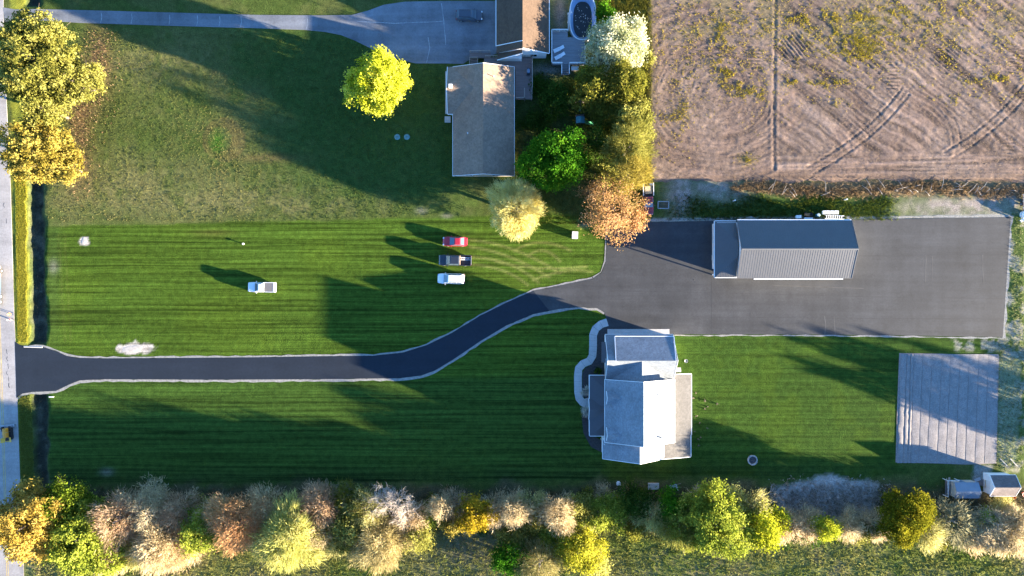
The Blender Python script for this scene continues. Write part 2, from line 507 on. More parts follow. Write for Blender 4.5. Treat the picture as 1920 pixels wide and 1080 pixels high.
# ------------------------------------------------------------------ ploughed field (real relief)
def field_mesh():
    s = 0.2
    x = np.arange(24.2, 104.0, s); y = np.arange(18.6, 60.0, s)
    X, Y = np.meshgrid(x, y); px = X * 10 + 960; py = 540 - Y * 10
    wob = (fbm(px, py, 90, 41) - .5) * 22 + (fbm(px, py, 25, 40) - .5) * 5
    h = np.zeros(X.shape)
    left = sstep(1462, 1440, px)
    bot = sstep(275, 300, py)
    # loops in the western part
    rr = np.hypot((px - 1345) * 1.0, (py - 175) * 1.15) + wob
    h += left * np.sin(rr / 9.5 * 2 * math.pi) * .020 * sstep(60, 120, rr) * np.clip(fbm(px, py, 60, 48) * 2.4 - .6, 0, 1.2)
    # the run of the drill in the eastern part, diagonal
    dd = (px * math.sin(R(36)) - py * math.cos(R(36))) + wob
    h += (1 - left) * (1 - bot) * np.sin(dd / 8.5 * 2 * math.pi) * .034 * np.clip(fbm(px, py, 80, 43) * 2.2 - .4, 0, 1.4)
    h += (1 - left) * bot * np.sin((py + wob * .3) / 6.5 * 2 * math.pi) * .020
    top = sstep(90, 50, py)
    h *= (1 - .6 * top)
    h += (fbm(px, py, 9, 44, 3) - .5) * .13 + (fbm(px, py, 35, 45) - .5) * .12
    def trk(pts, w, dep):
        d = np.full(px.shape, 1e9)
        for (x1, y1), (x2, y2) in zip(pts[:-1], pts[1:]):
            t = np.clip(((px - x1) * (x2 - x1) + (py - y1) * (y2 - y1)) / ((x2 - x1) ** 2 + (y2 - y1) ** 2), 0, 1)
            d = np.minimum(d, np.hypot(px - (x1 + t * (x2 - x1)), py - (y1 + t * (y2 - y1))))
        return -dep * np.exp(-(d / w) ** 2) + dep * .45 * np.exp(-((d - 2.2 * w) / w) ** 2)
    h += trk([(1454, -60), (1452, 100), (1450, 220), (1451, 318)], 2.6, .075)
    for off in (0, 14):
        h += trk([(p[0] + off, p[1] + off * .8) for p in curve((1510, 315), (1630, 250), (1690, 165), 20)], 2.0, .060)
        h += trk([(p[0] + off, p[1] + off * .8) for p in curve((1770, 285), (1860, 235), (1925, 150), 20)], 2.0, .060)
        h += trk([(p[0] + off, p[1]) for p in curve((1690, 168), (1790, 200), (1785, 275), 20)], 1.8, .045)
        h += trk([(p[0], p[1] + off) for p in curve((1470, 120), (1560, 80), (1680, 170), 20)], 1.8, .042)
    for cx, cy, ang, n, ln in ((1490, 88, 40, 9, 26), (1675, 145, 88, 8, 13), (1778, 105, 50, 10, 24), (1414, 112, 85, 8, 13), (1905, 110, 80, 10, 18), (1925, 40, 60, 8, 20), (1890, 285, 85, 8, 10)):
        ca, sa = math.cos(R(ang)), math.sin(R(ang))
        u = (px - cx) * ca - (py - cy) * sa; v = (px - cx) * sa + (py - cy) * ca
        m = np.exp(-(u / (n * 3.2)) ** 4 - (v / ln) ** 4)
        h += m * (np.sin(u / 6.4 * 2 * math.pi) * .12)
    edge = np.minimum(sstep(1206, 1222, px + (fbm(px, py, 30, 46) - .5) * 14), sstep(350, 330, py + (fbm(px, py, 40, 47) - .5) * 16 + (px < 1330) * 0))
    # drill lines: long narrow streaks of loose and packed soil
    al = px * math.cos(R(36)) + py * math.sin(R(36))
    th = np.arctan2((py - 175) * 1.15, px - 1345) * 160
    stE = vnoise(dd * 1.0, al * .07, 3.6, 131) * .6 + vnoise(dd, al * .05, 7.5, 132) * .6 - .6
    stL = vnoise(rr * 1.0, th * .10, 3.6, 133) * .6 + vnoise(rr, th * .08, 7.5, 134) * .6 - .6
    stB = vnoise(py * 1.0, px * .06, 3.2, 135) * .6 + vnoise(py, px * .05, 6.5, 136) * .6 - .6
    st = stL * .5 * left + (1 - left) * (stE * (1 - bot) + stB * bot)
    h = h * .8 + st * .11
    dark = np.clip(-h * 9, 0, 1)
    Z = .13 + h * .95
    Z = Z * edge - .16 * (1 - edge)
    c = np.zeros(X.shape + (3,)); c[:] = (0.178, 0.122, 0.092)
    def l2(m, cc):
        nonlocal c
        c = c * (1 - m[..., None]) + np.asarray(cc) * m[..., None]
    l2(sstep(.4, .65, fbm(px, py, 70, 51)) * .55, (0.210, 0.155, 0.120))
    l2(sstep(.5, .68, fbm(px, py, 22, 52)) * .45, (0.135, 0.097, 0.074))
    l2(dark * .5, (0.085, 0.056, 0.042))
    c = c * (1 + 1.15 * st)[..., None]
    l2(np.clip(top * .5 + .4 * left * top, 0, 1) * sstep(.35, .6, fbm(px, py, 30, 53)), (0.175, 0.135, 0.075))
    l2(blob(px, py, 1620, 60, 90, 40) * sstep(.4, .6, fbm(px, py, 14, 54)) * .7, (0.105, 0.100, 0.036))
    l2(sstep(1235, 1215, px) * .6, (0.120, 0.100, 0.040))
    l2(sstep(315, 335, py) * .5 * sstep(1300, 1400, px), (0.16, 0.105, 0.07))
    l2(blob(px, py, 1400, 300, 16, 10) * .5, (0.22, 0.16, 0.05))
    n2y, n2x = X.shape
    ii = np.arange(n2x * n2y).reshape(n2y, n2x)
    F = np.stack([ii[:-1, :-1], ii[:-1, 1:], ii[1:, 1:], ii[1:, :-1]], -1).reshape(-1, 4)
    m, nt, bs = nt_new('tilled_soil')
    at = node(nt, 'ShaderNodeAttribute', attribute_name='Col')
    vec = obj_coords(nt)
    n1 = noise(nt, vec, 2.2, 6, .65); nn = noise(nt, vec, 9.0, 4, .7)
    cc = mul_col(nt, at.outputs['Color'], ramp(nt, n1, .8, 1.2)); cc = mul_col(nt, cc, ramp(nt, nn, .7, 1.3))
    nt.links.new(cc, bs.inputs['Base Color']); bs.inputs['Roughness'].default_value = .95
    bs.inputs['Specular IOR Level'].default_value = .1
    add_bump(nt, bs, nn, .5, .07)
    o = mesh_np('ploughed_field', np.stack([X, Y, Z], -1).reshape(-1, 3), F, m, c.reshape(-1, 3), smooth=True)
    o['kind'] = 'structure'
field_mesh()

# ------------------------------------------------------------------ roads, drives, courts, paths
def sheet(name, poly, z, mat, thick=0.0, skirt=0.25):
    """polygon sheet with an edge going down into the ground"""
    mb = MB()
    p = [W(a, b)[:2] + (z,) for a, b in poly]
    mb.slab(p, skirt)
    o = obj_from(name, mb.v, mb.f, mat)
    import bmesh
    bm = bmesh.new(); bm.from_mesh(o.data)
    bmesh.ops.recalc_face_normals(bm, faces=bm.faces[:])
    bmesh.ops.triangulate(bm, faces=[f for f in bm.faces if len(f.verts) > 4])
    bm.to_mesh(o.data); bm.free()
    o['kind'] = 'structure'
    return o

def asphalt(name, col, var, streak=0.15, ang=0.0, rough=.7, bands=None):
    m, nt, bs = nt_new(name)
    v = obj_coords(nt)
    rgb = nt.nodes.new('ShaderNodeRGB'); rgb.outputs[0].default_value = (*col, 1)
    c = mul_col(nt, rgb.outputs[0], ramp(nt, noise(nt, v, .16, 5, .6), 1 - var, 1 + var))
    c = mul_col(nt, c, ramp(nt, noise(nt, v, 2.5, 5, .7), .88, 1.12))
    sv = obj_coords(nt, (.05, 1.0, 1), (0, 0, ang))
    c = mul_col(nt, c, ramp(nt, noise(nt, sv, .55, 3, .6), 1 - streak, 1 + streak))
    c = mul_col(nt, c, ramp(nt, noise(nt, v, .42, 7, .72), 1 + var * .9, 1 - var * .5, .52, .72))
    cv = obj_coords(nt, (1.0, .05, 1), (0, 0, ang + .06))
    c = mul_col(nt, c, ramp(nt, noise(nt, cv, .35, 2, .6), 1 - streak * .6, 1 + streak * .6))
    f = noise(nt, v, 14, 3, .6)
    c = mul_col(nt, c, ramp(nt, f, .82, 1.18))
    nt.links.new(c, bs.inputs['Base Color'])
    bs.inputs['Roughness'].default_value = rough
    bs.inputs['Specular IOR Level'].default_value = .25
    add_bump(nt, bs, f, .12, .02)
    return m
NEWASPH = asphalt('fresh_asphalt', (0.037, 0.038, 0.040), .20, .16)
OLDASPH = asphalt('worn_asphalt', (0.125, 0.132, 0.145), .22, .18)
ROADASPH = asphalt('pale_road_asphalt', (0.275, 0.256, 0.240), .16, .10, R(90))

COURT_TOP = [(1138, 418), (1225, 416), (1340, 414), (1600, 411), (1895, 407)]
COURT_BOT = [(1880, 632), (1700, 629), (1500, 627), (1255, 627), (1139, 627)]
DRIVEASPH = asphalt('dark_bluish_asphalt', (0.0135, 0.0185, 0.027), .10, .08)  # driveway asphalt, darker and bluer than the court
sheet('driveway', DRIVE_TOP[:18] + [(1030, 583)] + DRIVE_BOT[6:], 0.045, DRIVEASPH)
sheet('parking_court', DRIVE_TOP[17:] + COURT_TOP[1:] + COURT_BOT + DRIVE_BOT[:6] + [(1030, 583)], 0.045, NEWASPH)
sheet('road', [(-90, -200), (4, -200), (8, 100), (20, 350), (27, 600), (29, 640), (33, 760), (38, 900), (45, 1080), (52, 1300), (-30, 1300), (-60, 600)], 0.035, ROADASPH)
UP_TOP = [(6, 14), (30, 18), (70, 17), (150, 19), (300, 23), (480, 28), (600, 29), (660, 28), (690, 20), (720, 9), (760, 3), (830, 2), (932, 2)]
UP_BOT = [(932, 100), (908, 108), (880, 112), (868, 120), (835, 119), (780, 119), (740, 110), (700, 93), (665, 76), (640, 66), (610, 60), (570, 56), (480, 53), (300, 48), (150, 43), (60, 37), (30, 40), (10, 46)]
sheet('neighbour_driveway', UP_TOP + UP_BOT, 0.04, OLDASPH)

def ribbon(name, pts, w, z, mat, jitter=0.0, seed=1, skirt=.2, kind='structure'):
    """narrow strip centred on a plan polyline, ragged edges"""
    P = [Vector(W2(*p)) for p in pts]
    Q = [P[0]]
    for a, b in zip(P[:-1], P[1:]):
        n = max(1, int((b - a).length / 1.2))
        Q += [a.lerp(b, (i + 1) / n) for i in range(n)]
    rr = random.Random(seed)
    L = []; Rr = []
    for i, p in enumerate(Q):
        d = (Q[min(i + 1, len(Q) - 1)] - Q[max(i - 1, 0)]).normalized()
        nrm = Vector((-d.y, d.x))
        L.append(p + nrm * (w / 2 + rr.uniform(-jitter, jitter))); Rr.append(p - nrm * (w / 2 + rr.uniform(-jitter, jitter)))
    v = []; f = []
    for a, b in zip(L, Rr):
        v += [(a.x, a.y, z), (b.x, b.y, z), (a.x, a.y, z - skirt), (b.x, b.y, z - skirt)]
    for i in range(len(L) - 1):
        k = 4 * i
        f += [(k, k + 1, k + 5, k + 4), (k, k + 4, k + 6, k + 2), (k + 1, k + 3, k + 7, k + 5)]
    o = obj_from(name, v, f, mat)
    fix_normals(o)
    if kind: o['kind'] = kind
    return o
GRAVEL = M('pale_gravel', (0.235, 0.225, 0.200), .95, var=.3, scale=2.5, fine=.3, bump=.4, bscale=9)
def shift(pts, dx, dy): return [(a + dx, b + dy) for a, b in pts]
ribbon('driveway_edge', shift(DRIVE_TOP[2:20], 0, -1.5), .36, .03, GRAVEL, .12, 1)
ribbon('driveway_edge', shift(DRIVE_TOP[19:], -1.5, -1), .22, .03, GRAVEL, .08, 2)
ribbon('driveway_edge', shift(DRIVE_BOT[2:-2], 0, 2.0), .50, .03, GRAVEL, .14, 3)
ribbon('driveway_edge', shift(DRIVE_BOT[-7:], 0, 2), .32, .028, GRAVEL, .10, 4)
ribbon('driveway_edge', [(1139, 415), (1225, 413), (1340, 411), (1600, 408), (1895, 404)], .35, .03, GRAVEL, .15, 5)
ribbon('driveway_edge', [(1897, 404), (1890, 500), (1882, 634)], .5, .028, GRAVEL, .22, 6)
ribbon('driveway_edge', [(1255, 629), (1500, 629), (1700, 631), (1882, 634)], .24, .03, GRAVEL, .12, 7)
# paint on the road, worn
YELLOW = M('worn_yellow_paint', (0.50, 0.36, 0.12), .8, var=.35, scale=1.5)
YEL = [(-9, 300), (-3, 600), (3, 760), (6, 850), (9, 960), (13, 1085), (20, 1280)]
ribbon('road_marking', YEL, .11, .040, YELLOW, .01, 3, .003)
ribbon('road_marking', shift(YEL, 3, 0), .11, .040, YELLOW, .01, 4, .003)
TAR = M('tar_seal', (0.030, 0.030, 0.032), .6, var=.3)
for i, (x0, y0) in enumerate(((13, 655), (14, 668), (15, 682), (14, 695), (16, 706), (17, 718), (8, 380), (12, 410))):
    ribbon('crack_seal', [(x0, y0), (x0 + random.uniform(-2, 2), y0 + 5), (x0 + 1, y0 + 9)], .10, .0385, TAR, .03, i, .003)
CRACK = M('pale_crack_seal', (0.30, 0.31, 0.32), .9, var=.3)
for i, x0 in enumerate((190, 247, 318, 370, 412, 452, 576)):
    y0 = 20 + (x0 - 150) * .028
    ribbon('crack_seal', [(x0, y0 + 3), (x0 + 1, y0 + 12), (x0 - 1, y0 + 22)], .10, .0445, CRACK, .03, 20 + i, .003)
for i, pl in enumerate(([(828, 6), (832, 40), (836, 84)], [(670, 40), (740, 44), (830, 40)], [(800, 118), (806, 90), (803, 70)])):
    ribbon('crack_seal', pl, .12, .0445, CRACK, .05, 40 + i, .003)
CONC = M('concrete', (0.42, 0.405, 0.385), .85, var=.12, scale=1.2, fine=.08, bump=.15, bscale=30)
sheet('garage_apron', [(1139, 617), (1255, 617), (1255, 629), (1139, 629)], .065, CONC)

MULCH = M('dark_mulch', (0.040, 0.036, 0.036), .95, var=.35, scale=3, fine=.35, bump=.5, bscale=12)
SEAM = M('paving_seam', (0.024, 0.024, 0.026), .8, var=.4, scale=.4)
for i, pl_ in enumerate(([(1145, 545), (1300, 548), (1600, 556), (1884, 560)], [(1300, 594), (1600, 597), (1882, 598)], [(1610, 480), (1750, 478), (1888, 477)], [(1334, 520), (1334, 626)])):
    ribbon('paving_seam', pl_, .05, .0495, SEAM, .02, 60 + i, .003)
SCUFF = M('tyre_scuff', (0.052, 0.051, 0.050), .8, var=.4, scale=.5)
for i, pl_ in enumerate(([(1545, 592), (1548, 608), (1546, 626)], [(1564, 594), (1566, 626)], [(1736, 478), (1735, 528)], [(1748, 480), (1747, 526)], [(1842, 478), (1843, 530)], [(1450, 535), (1620, 541)])):
    ribbon('tyre_mark', pl_, .16, .0492, SCUFF, .05, 70 + i, .003)
# front walk: separate slabs with joints
walk = [(1139, 604), (1127, 608), (1117, 616), (1112, 628), (1112, 650), (1111, 667), (1105, 677), (1093, 682), (1085, 691), (1083.5, 705), (1084, 735), (1086, 747), (1092, 754), (1107, 757)]
wp = []
for a, b in zip(walk[:-1], walk[1:]):
    n = max(1, round(math.hypot(b[0] - a[0], b[1] - a[1]) / 9))
    wp += [(a[0] + (b[0] - a[0]) * i / n, a[1] + (b[1] - a[1]) * i / n) for i in range(n)]
wp.append(walk[-1])
path_root = ribbon('front_walk', walk, 1.16, .05, MULCH, 0, 9)
Q = [Vector(W2(*p)) for p in wp]
edges = []
for i, p in enumerate(Q):
    d = (Q[min(i + 1, len(Q) - 1)] - Q[max(i - 1, 0)]).normalized()
    nrm = Vector((-d.y, d.x)); w2 = .72 if i < len(Q) - 2 else 1.0
    edges.append((p + nrm * w2, p - nrm * w2))
for i in range(len(edges) - 1):
    (a, b), (c, d) = edges[i], edges[i + 1]
    g = .012
    pl = [a.lerp(c, g), b.lerp(d, g), d.lerp(b, g), c.lerp(a, g)]
    zt = .07 + .003 * (i % 3)
    mb = MB().slab([(q.x, q.y, zt) for q in pl], .12)
    o = obj_from('paving_slab', mb.v, mb.f, CONC, path_root); fix_normals(o)

# mulch beds by the house front
sheet('planting_bed', [(1139, 612), (1128, 616), (1119, 626), (1118, 652), (1117, 672), (1108, 684), (1097, 690), (1092, 700), (1092, 738), (1096, 746), (1110, 750), (1140, 750), (1140, 612)], .03, MULCH)
sheet('planting_bed', [(1108, 765), (1095, 766), (1091, 785), (1094, 812), (1108, 838), (1128, 848), (1135, 830), (1112, 817)], .03, MULCH)

# garden plot: raised strips of bare soil with furrows between them
SOIL = M('garden_soil', (0.222, 0.200, 0.188), .95, var=.14, scale=.8, fine=.22, bump=.5, bscale=7)
FURROW = M('furrow_soil', (0.235, 0.19, 0.168), .95, var=.2, scale=2, fine=.3, bump=.5, bscale=7)
plot = sheet('garden_plot', [(1686, 662), (1760, 663), (1873, 667), (1871, 760), (1868, 869), (1810, 871), (1760, 869), (1679, 867), (1682, 760)], .05, FURROW)
bx_top = [1688, 1700, 1707, 1713, 1730, 1748, 1766, 1782, 1800, 1817, 1835, 1853, 1872]
bx_bot = [1681, 1692, 1701, 1707, 1722, 1737, 1756, 1773, 1791, 1809, 1827, 1845, 1867]
for i in range(len(bx_top) - 1):
    rows = 26; v = []; f = []
    crown = .06 if i < 3 else .028
    for r in range(rows + 1):
        t = r / rows
        py = 664 + (868 - 664) * t + (1.5 if i > 5 else 0) * math.sin(t * 9)
        xa = bx_top[i] + (bx_bot[i] - bx_top[i]) * t + .7; xb = bx_top[i + 1] + (bx_bot[i + 1] - bx_top[i + 1]) * t - .7
        if r < 4 and i > 3: xa -= .5; xb += .55
        for u, h in ((0, .02), (.12, crown), (.5, crown * .9), (.88, crown), (1, .02)):
            x, y = W2(xa + (xb - xa) * u, py)
            v.append((x, y, .05 + h + random.uniform(-.012, .012) * (3 if i < 3 else 1)))
    for r in range(rows):
        for j in range(4):
            k = r * 5 + j
            f.append((k, k + 1, k + 6, k + 5))
    o = obj_from('soil_strip', v, f, SOIL, plot, smooth=True); fix_normals(o)

# ------------------------------------------------------------------ buildings
def shingle(name, col, var=.12):
    m, nt, bs = nt_new(name)
    v = obj_coords(nt)
    rgb = nt.nodes.new('ShaderNodeRGB'); rgb.outputs[0].default_value = (*col, 1)
    c = mul_col(nt, rgb.outputs[0], ramp(nt, noise(nt, v, .5, 4, .6), 1 - var, 1 + var))
    vo = nt.nodes.new('ShaderNodeTexVoronoi'); vo.inputs['Scale'].default_value = 3.2
    sv = obj_coords(nt, (1, 1, 2.2)); nt.links.new(sv, vo.inputs['Vector'])
    sep = nt.nodes.new('ShaderNodeSeparateColor'); nt.links.new(vo.outputs['Color'], sep.inputs[0])
    c = mul_col(nt, c, ramp(nt, sep.outputs[0], .86, 1.14, 0, 1))
    f = noise(nt, v, 11, 4, .7)
    c = mul_col(nt, c, ramp(nt, f, .8, 1.2))
    nt.links.new(c, bs.inputs['Base Color'])
    bs.inputs['Roughness'].default_value = .9; bs.inputs['Specular IOR Level'].default_value = .2
    add_bump(nt, bs, f, .35, .03)
    return m
SH_GREY = shingle('grey_shingles', (0.185, 0.205, 0.225))
SH_BROWN = shingle('brown_shingles', (0.235, 0.165, 0.118))
SH_TAN = shingle('tan_garage_shingles', (0.092, 0.062, 0.043))
SH_PORCH = shingle('dimmed_porch_shingles', (0.11, 0.104, 0.098))  # porch shingles darkened: weaker sun on the shallow slope put into the colour
SH_OLD = shingle('weathered_shingles', (0.150, 0.125, 0.118), .2)
WHITE = M('white_siding', (0.72, 0.70, 0.67), .6, var=.05, scale=2, stretch=(1, 1, 8))
TRIM = M('white_trim', (0.78, 0.77, 0.75), .5, var=.04)
TAN = M('tan_siding', (0.42, 0.36, 0.29), .7, var=.08)
STONE = M('stone_veneer', (0.26, 0.23, 0.20), .85, var=.3, scale=4, fine=.25, bump=.4, bscale=8)
GLASS = M('window_glass', (0.03, 0.035, 0.04), .08, var=.1, spec=.8)
DOORM = M('garage_door_paint', (0.60, 0.58, 0.55), .5, var=.06)
PVC = M('vent_plastic', (0.62, 0.61, 0.58), .5, var=.06)
METAL = M('galvanised_metal', (0.45, 0.45, 0.45), .4, .8, var=.1)
DARKMETAL = M('dark_metal_roof', (0.055, 0.055, 0.062), .45, .0, var=.06, scale=1.2, spec=.5)

def trims(th, segs, w=.16, h=.14, mat=None):
    for p, q in segs:
        th.world('fascia', MB().bar(p, q, w, h), mat or TRIM)

def gable_y(th, x0, xr, x1, ya, yb, z0, zr, z1, mat, t=.14, trim=True, names=('roof', 'roof'), fz=-.10):
    """roof with its ridge along y"""
    th.world(names[0], MB().slab([(x0, ya, z0), (xr, ya, zr), (xr, yb, zr), (x0, yb, z0)], t), mat)
    th.world(names[1], MB().slab([(xr + .004, ya, zr), (x1, ya, z1), (x1, yb, z1), (xr + .004, yb, zr)], t), mat)
    if trim:
        e = .04
        trims(th, [((x0 - e, ya, z0 + fz), (x0 - e, yb, z0 + fz)), ((x1 + e, ya, z1 + fz), (x1 + e, yb, z1 + fz)),
                   ((x0, ya + e, z0 - .05), (xr, ya + e, zr - .05)), ((xr, ya + e, zr - .05), (x1, ya + e, z1 - .05)),
                   ((x0, yb - e, z0 - .05), (xr, yb - e, zr - .05)), ((xr, yb - e, zr - .05), (x1, yb - e, z1 - .05))], .07, .15)
def gable_x(th, y0, yr, y1, xa, xb, z0, zr, z1, mat, t=.14, trim=True, fz=-.10):
    """roof with its ridge along x; y0 is the southern eave"""
    th.world('roof', MB().slab([(xa, y0, z0), (xb, y0, z0), (xb, yr, zr), (xa, yr, zr)], t), mat)
    th.world('roof', MB().slab([(xa, yr + .004, zr), (xb, yr + .004, zr), (xb, y1, z1), (xa, y1, z1)], t), mat)
    if trim:
        e = .04
        trims(th, [((xa, y0 - e, z0 + fz), (xb, y0 - e, z0 + fz)), ((xa, y1 + e, z1 + fz), (xb, y1 + e, z1 + fz)),
                   ((xa - e, y0, z0 - .05), (xa - e, yr, zr - .05)), ((xa - e, yr, zr - .05), (xa - e, y1, z1 - .05)),
                   ((xb + e, y0, z0 - .05), (xb + e, yr, zr - .05)), ((xb + e, yr, zr - .05), (xb + e, y1, z1 - .05))], .07, .15)
def wall_y(th, x0, xr, x1, ya, yb, z0, zr, z1, mat):
    """walls closed by gables at both y ends"""
    pr = [(x0, z0), (xr, zr), (x1, z1), (x1, 0), (x0, 0)]
    n = 5
    v = [(x, ya, z) for x, z in pr] + [(x, yb, z) for x, z in pr]
    f = [tuple(range(n)), tuple(range(2 * n - 1, n - 1, -1))] + [(i, (i + 1) % n, (i + 1) % n + n, i + n) for i in range(n)]
    return th.world('wall', MB().add(v, f), mat)
def wall_x(th, y0, yr, y1, xa, xb, z0, zr, z1, mat):
    pr = [(y0, z0), (yr, zr), (y1, z1), (y1, 0), (y0, 0)]
    n = 5
    v = [(xa, y, z) for y, z in pr] + [(xb, y, z) for y, z in pr]
    f = [tuple(range(n)), tuple(range(2 * n - 1, n - 1, -1))] + [(i, (i + 1) % n, (i + 1) % n + n, i + n) for i in range(n)]
    return th.world('wall', MB().add(v, f), mat)
def window(th, c, nrm, w, h):
    """framed window standing proud of a wall; c centre, nrm 'x+','x-','y+','y-'"""
    s = 1 if nrm[1] == '+' else -1
    def bx(a0, a1, z0, z1, d0, d1):
        m = MB()
        if nrm[0] == 'x': m.box(*sorted((c[0] + s * d0, c[0] + s * d1)), c[1] + a0, c[1] + a1, z0, z1)
        else: m.box(c[0] + a0, c[0] + a1, *sorted((c[1] + s * d0, c[1] + s * d1)), z0, z1)
        return m
    z0, z1 = c[2] - h / 2, c[2] + h / 2
    fr = MB()
    for a0, a1, b0, b1 in ((-w / 2 - .08, w / 2 + .08, z1, z1 + .09), (-w / 2 - .08, w / 2 + .08, z0 - .09, z0), (-w / 2 - .08, -w / 2, z0, z1), (w / 2, w / 2 + .08, z0, z1), (-.02, .02, z0, z1)):
        q = bx(a0, a1, b0, b1, 0, .05); fr.add(q.v, q.f)
    o = th.world('window', fr, TRIM)
    th.world('pane', bx(-w / 2, w / 2, z0, z1, 0, .02), GLASS, parent=o)

# ---- the new house
hs = Thing('house', 'large grey-roofed white house with garage beside the fresh asphalt court', 'house', (23, -20, 0))
Y_N, Y_S = -16.4, -27.8
# garage wing, ridge along x
gable_x(hs, -17.15, -12.85, -8.5, 17.05, 29.4, 3.3, 7.0, 3.2, SH_GREY)
wall_x(hs, -16.8, -12.85, -8.85, 17.35, 29.1, 3.5, 6.8, 3.4, WHITE)
# shed dormer on the court side
hs.world('dormer', MB().box(18.75, 28.7, -12.6, -9.15, 3.3, 5.5), WHITE)
hs.world('dormer_roof', MB().slab([(18.5, -8.75, 5.62), (28.95, -8.75, 5.62), (28.95, -12.9, 7.12), (18.5, -12.9, 7.12)], .14), SH_GREY)
trims(hs, [((18.5, -8.66, 5.52), (28.95, -8.66, 5.52)), ((18.42, -8.7, 5.58), (18.42, -12.9, 7.05)), ((29.04, -8.7, 5.58), (29.04, -12.9, 7.05))], .12, .16)
# link between garage and main block
gable_y(hs, 17.1, 23.1, 29.2, Y_N - .5, -12.9, 3.25, 6.85, 3.25, SH_GREY, trim=False)
wall_y(hs, 17.4, 23.1, 28.9, Y_N - .6, -16.2, 3.25, 6.6, 3.25, WHITE)
# main block, two storeys
gable_y(hs, 16.7, 22.95, 29.25, Y_S, Y_N, 5.3, 8.9, 5.3, SH_GREY)
wall_y(hs, 17.05, 22.95, 28.9, Y_S + .35, Y_N - .35, 5.4, 8.65, 5.4, WHITE)
# lower southern bay
gable_y(hs, 16.45, 22.5, 27.3, -31.0, Y_S + .3, 4.3, 7.95, 4.5, SH_GREY)
wall_y(hs, 16.8, 22.5, 28.6, -30.65, Y_S + .4, 4.4, 7.6, 3.7, WHITE)
# eastern lean-to
hs.world('porch_roof', MB().slab([(29.0, -15.8, 3.95), (32.85, -15.8, 2.85), (32.85, -26.9, 2.85), (29.0, -26.9, 3.95)], .12), SH_PORCH)
hs.world('porch_roof', MB().slab([(27.3, -26.94, 4.42), (32.75, -26.94, 2.80), (32.75, -30.95, 2.80), (27.3, -30.95, 4.42)], .12), SH_PORCH)
trims(hs, [((32.94, -15.8, 2.75), (32.94, -26.9, 2.75)), ((32.84, -26.96, 2.70), (32.84, -30.95, 2.70)), ((29.0, -15.72, 3.88), (32.85, -15.72, 2.78)), ((27.3, -31.0, 4.34), (32.75, -31.0, 2.72))], .1, .16)
hs.world('wall', MB().box(28.95, 32.3, -26.3, -16.3, 0, 2.95), WHITE)
hs.world('wall', MB().box(28.65, 32.1, -30.6, -26.35, 0, 2.9), WHITE)
hs.world('steps', MB().box(29.2, 31.6, -15.7, -15.25, 0, .5).box(29.2, 31.6, -15.25, -14.9, 0, .25), CONC)
# western porch: hipped lean-to with an entry gable
zi, zo = 3.75, 2.85
xw, xi = 14.25, 17.0
ya, yb = -27.1, -16.05
hs.world('porch_roof', MB().slab([(xw, ya, zo), (xi, ya + 2.3, zi), (xi, yb - 2.3, zi), (xw, yb, zo)][::-1], .12), DARKMETAL)
hs.world('porch_roof', MB().slab([(xw + .01, yb, zo), (xi, yb - 2.3, zi), (xi, yb, zo)], .12), DARKMETAL)
hs.world('porch_roof', MB().slab([(xw + .01, ya, zo), (xi, ya, zo), (xi, ya + 2.3, zi)], .12), DARKMETAL)
ym = -22.2
hs.world('entry_gable', MB().slab([(xw - .12, ym - 1.9, 2.95), (xw - .12, ym, 3.85), (xi, ym, 3.85), (xi, ym - 1.9, 2.95)], .1).slab([(xw - .12, ym + .004, 3.85), (xw - .12, ym + 1.9, 2.95), (xi, ym + 1.9, 2.95), (xi, ym + .004, 3.85)], .1), DARKMETAL)
trims(hs, [((xw - .07, ya, zo - .1), (xw - .07, yb, zo - .1)), ((xw, yb + .06, zo - .1), (xi, yb + .06, zo - .1)), ((xw, ya - .06, zo - .1), (xi, ya - .06, zo - .1)),
           ((xw - .18, ym - 1.9, 2.87), (xw - .18, ym, 3.77)), ((xw - .18, ym, 3.77), (xw - .18, ym + 1.9, 2.87))], .1, .14)
hs.world('porch_floor', MB().box(xw + .1, 17.0, ya + .2, yb - .2, 0, .3), CONC)
for yy in (ya + .3, ya + 2.6, ym - 1.7, ym + 1.7, yb - 2.2, yb - .3):
    hs.world('porch_post', MB().box(xw + .2, xw + .42, yy - .11, yy + .11, .3, zo - .14), TRIM)
# little dormers on the western slope
for yc in (-19.6, -26.1):
    hs.world('dormer', MB().add([(17.25, yc - .85, 5.2), (17.25, yc + .85, 5.2), (17.25, yc + .85, 6.1), (17.25, yc, 6.75), (17.25, yc - .85, 6.1), (20.3, yc - .85, 5.2), (20.3, yc + .85, 5.2), (20.3, yc + .85, 6.1), (20.3, yc, 6.75), (20.3, yc - .85, 6.1)],
                                [(0, 1, 2, 3, 4), (9, 8, 7, 6, 5), (0, 5, 6, 1), (1, 6, 7, 2), (4, 9, 5, 0)]), WHITE)
    hs.world('dormer_roof', MB().slab([(16.95, yc - 1.15, 6.02), (16.95, yc, 6.95), (20.3, yc, 6.95), (20.3, yc - 1.15, 6.02)], .1).slab([(16.95, yc + .003, 6.95), (16.95, yc + 1.15, 6.02), (20.3, yc + 1.15, 6.02), (20.3, yc + .003, 6.95)], .1), SH_GREY)
    window(hs, (17.25, yc, 5.75), 'x-', .8, .8)
    trims(hs, [((16.9, yc - 1.15, 5.96), (16.9, yc, 6.89)), ((16.9, yc, 6.89), (16.9, yc + 1.15, 5.96))], .08, .12)
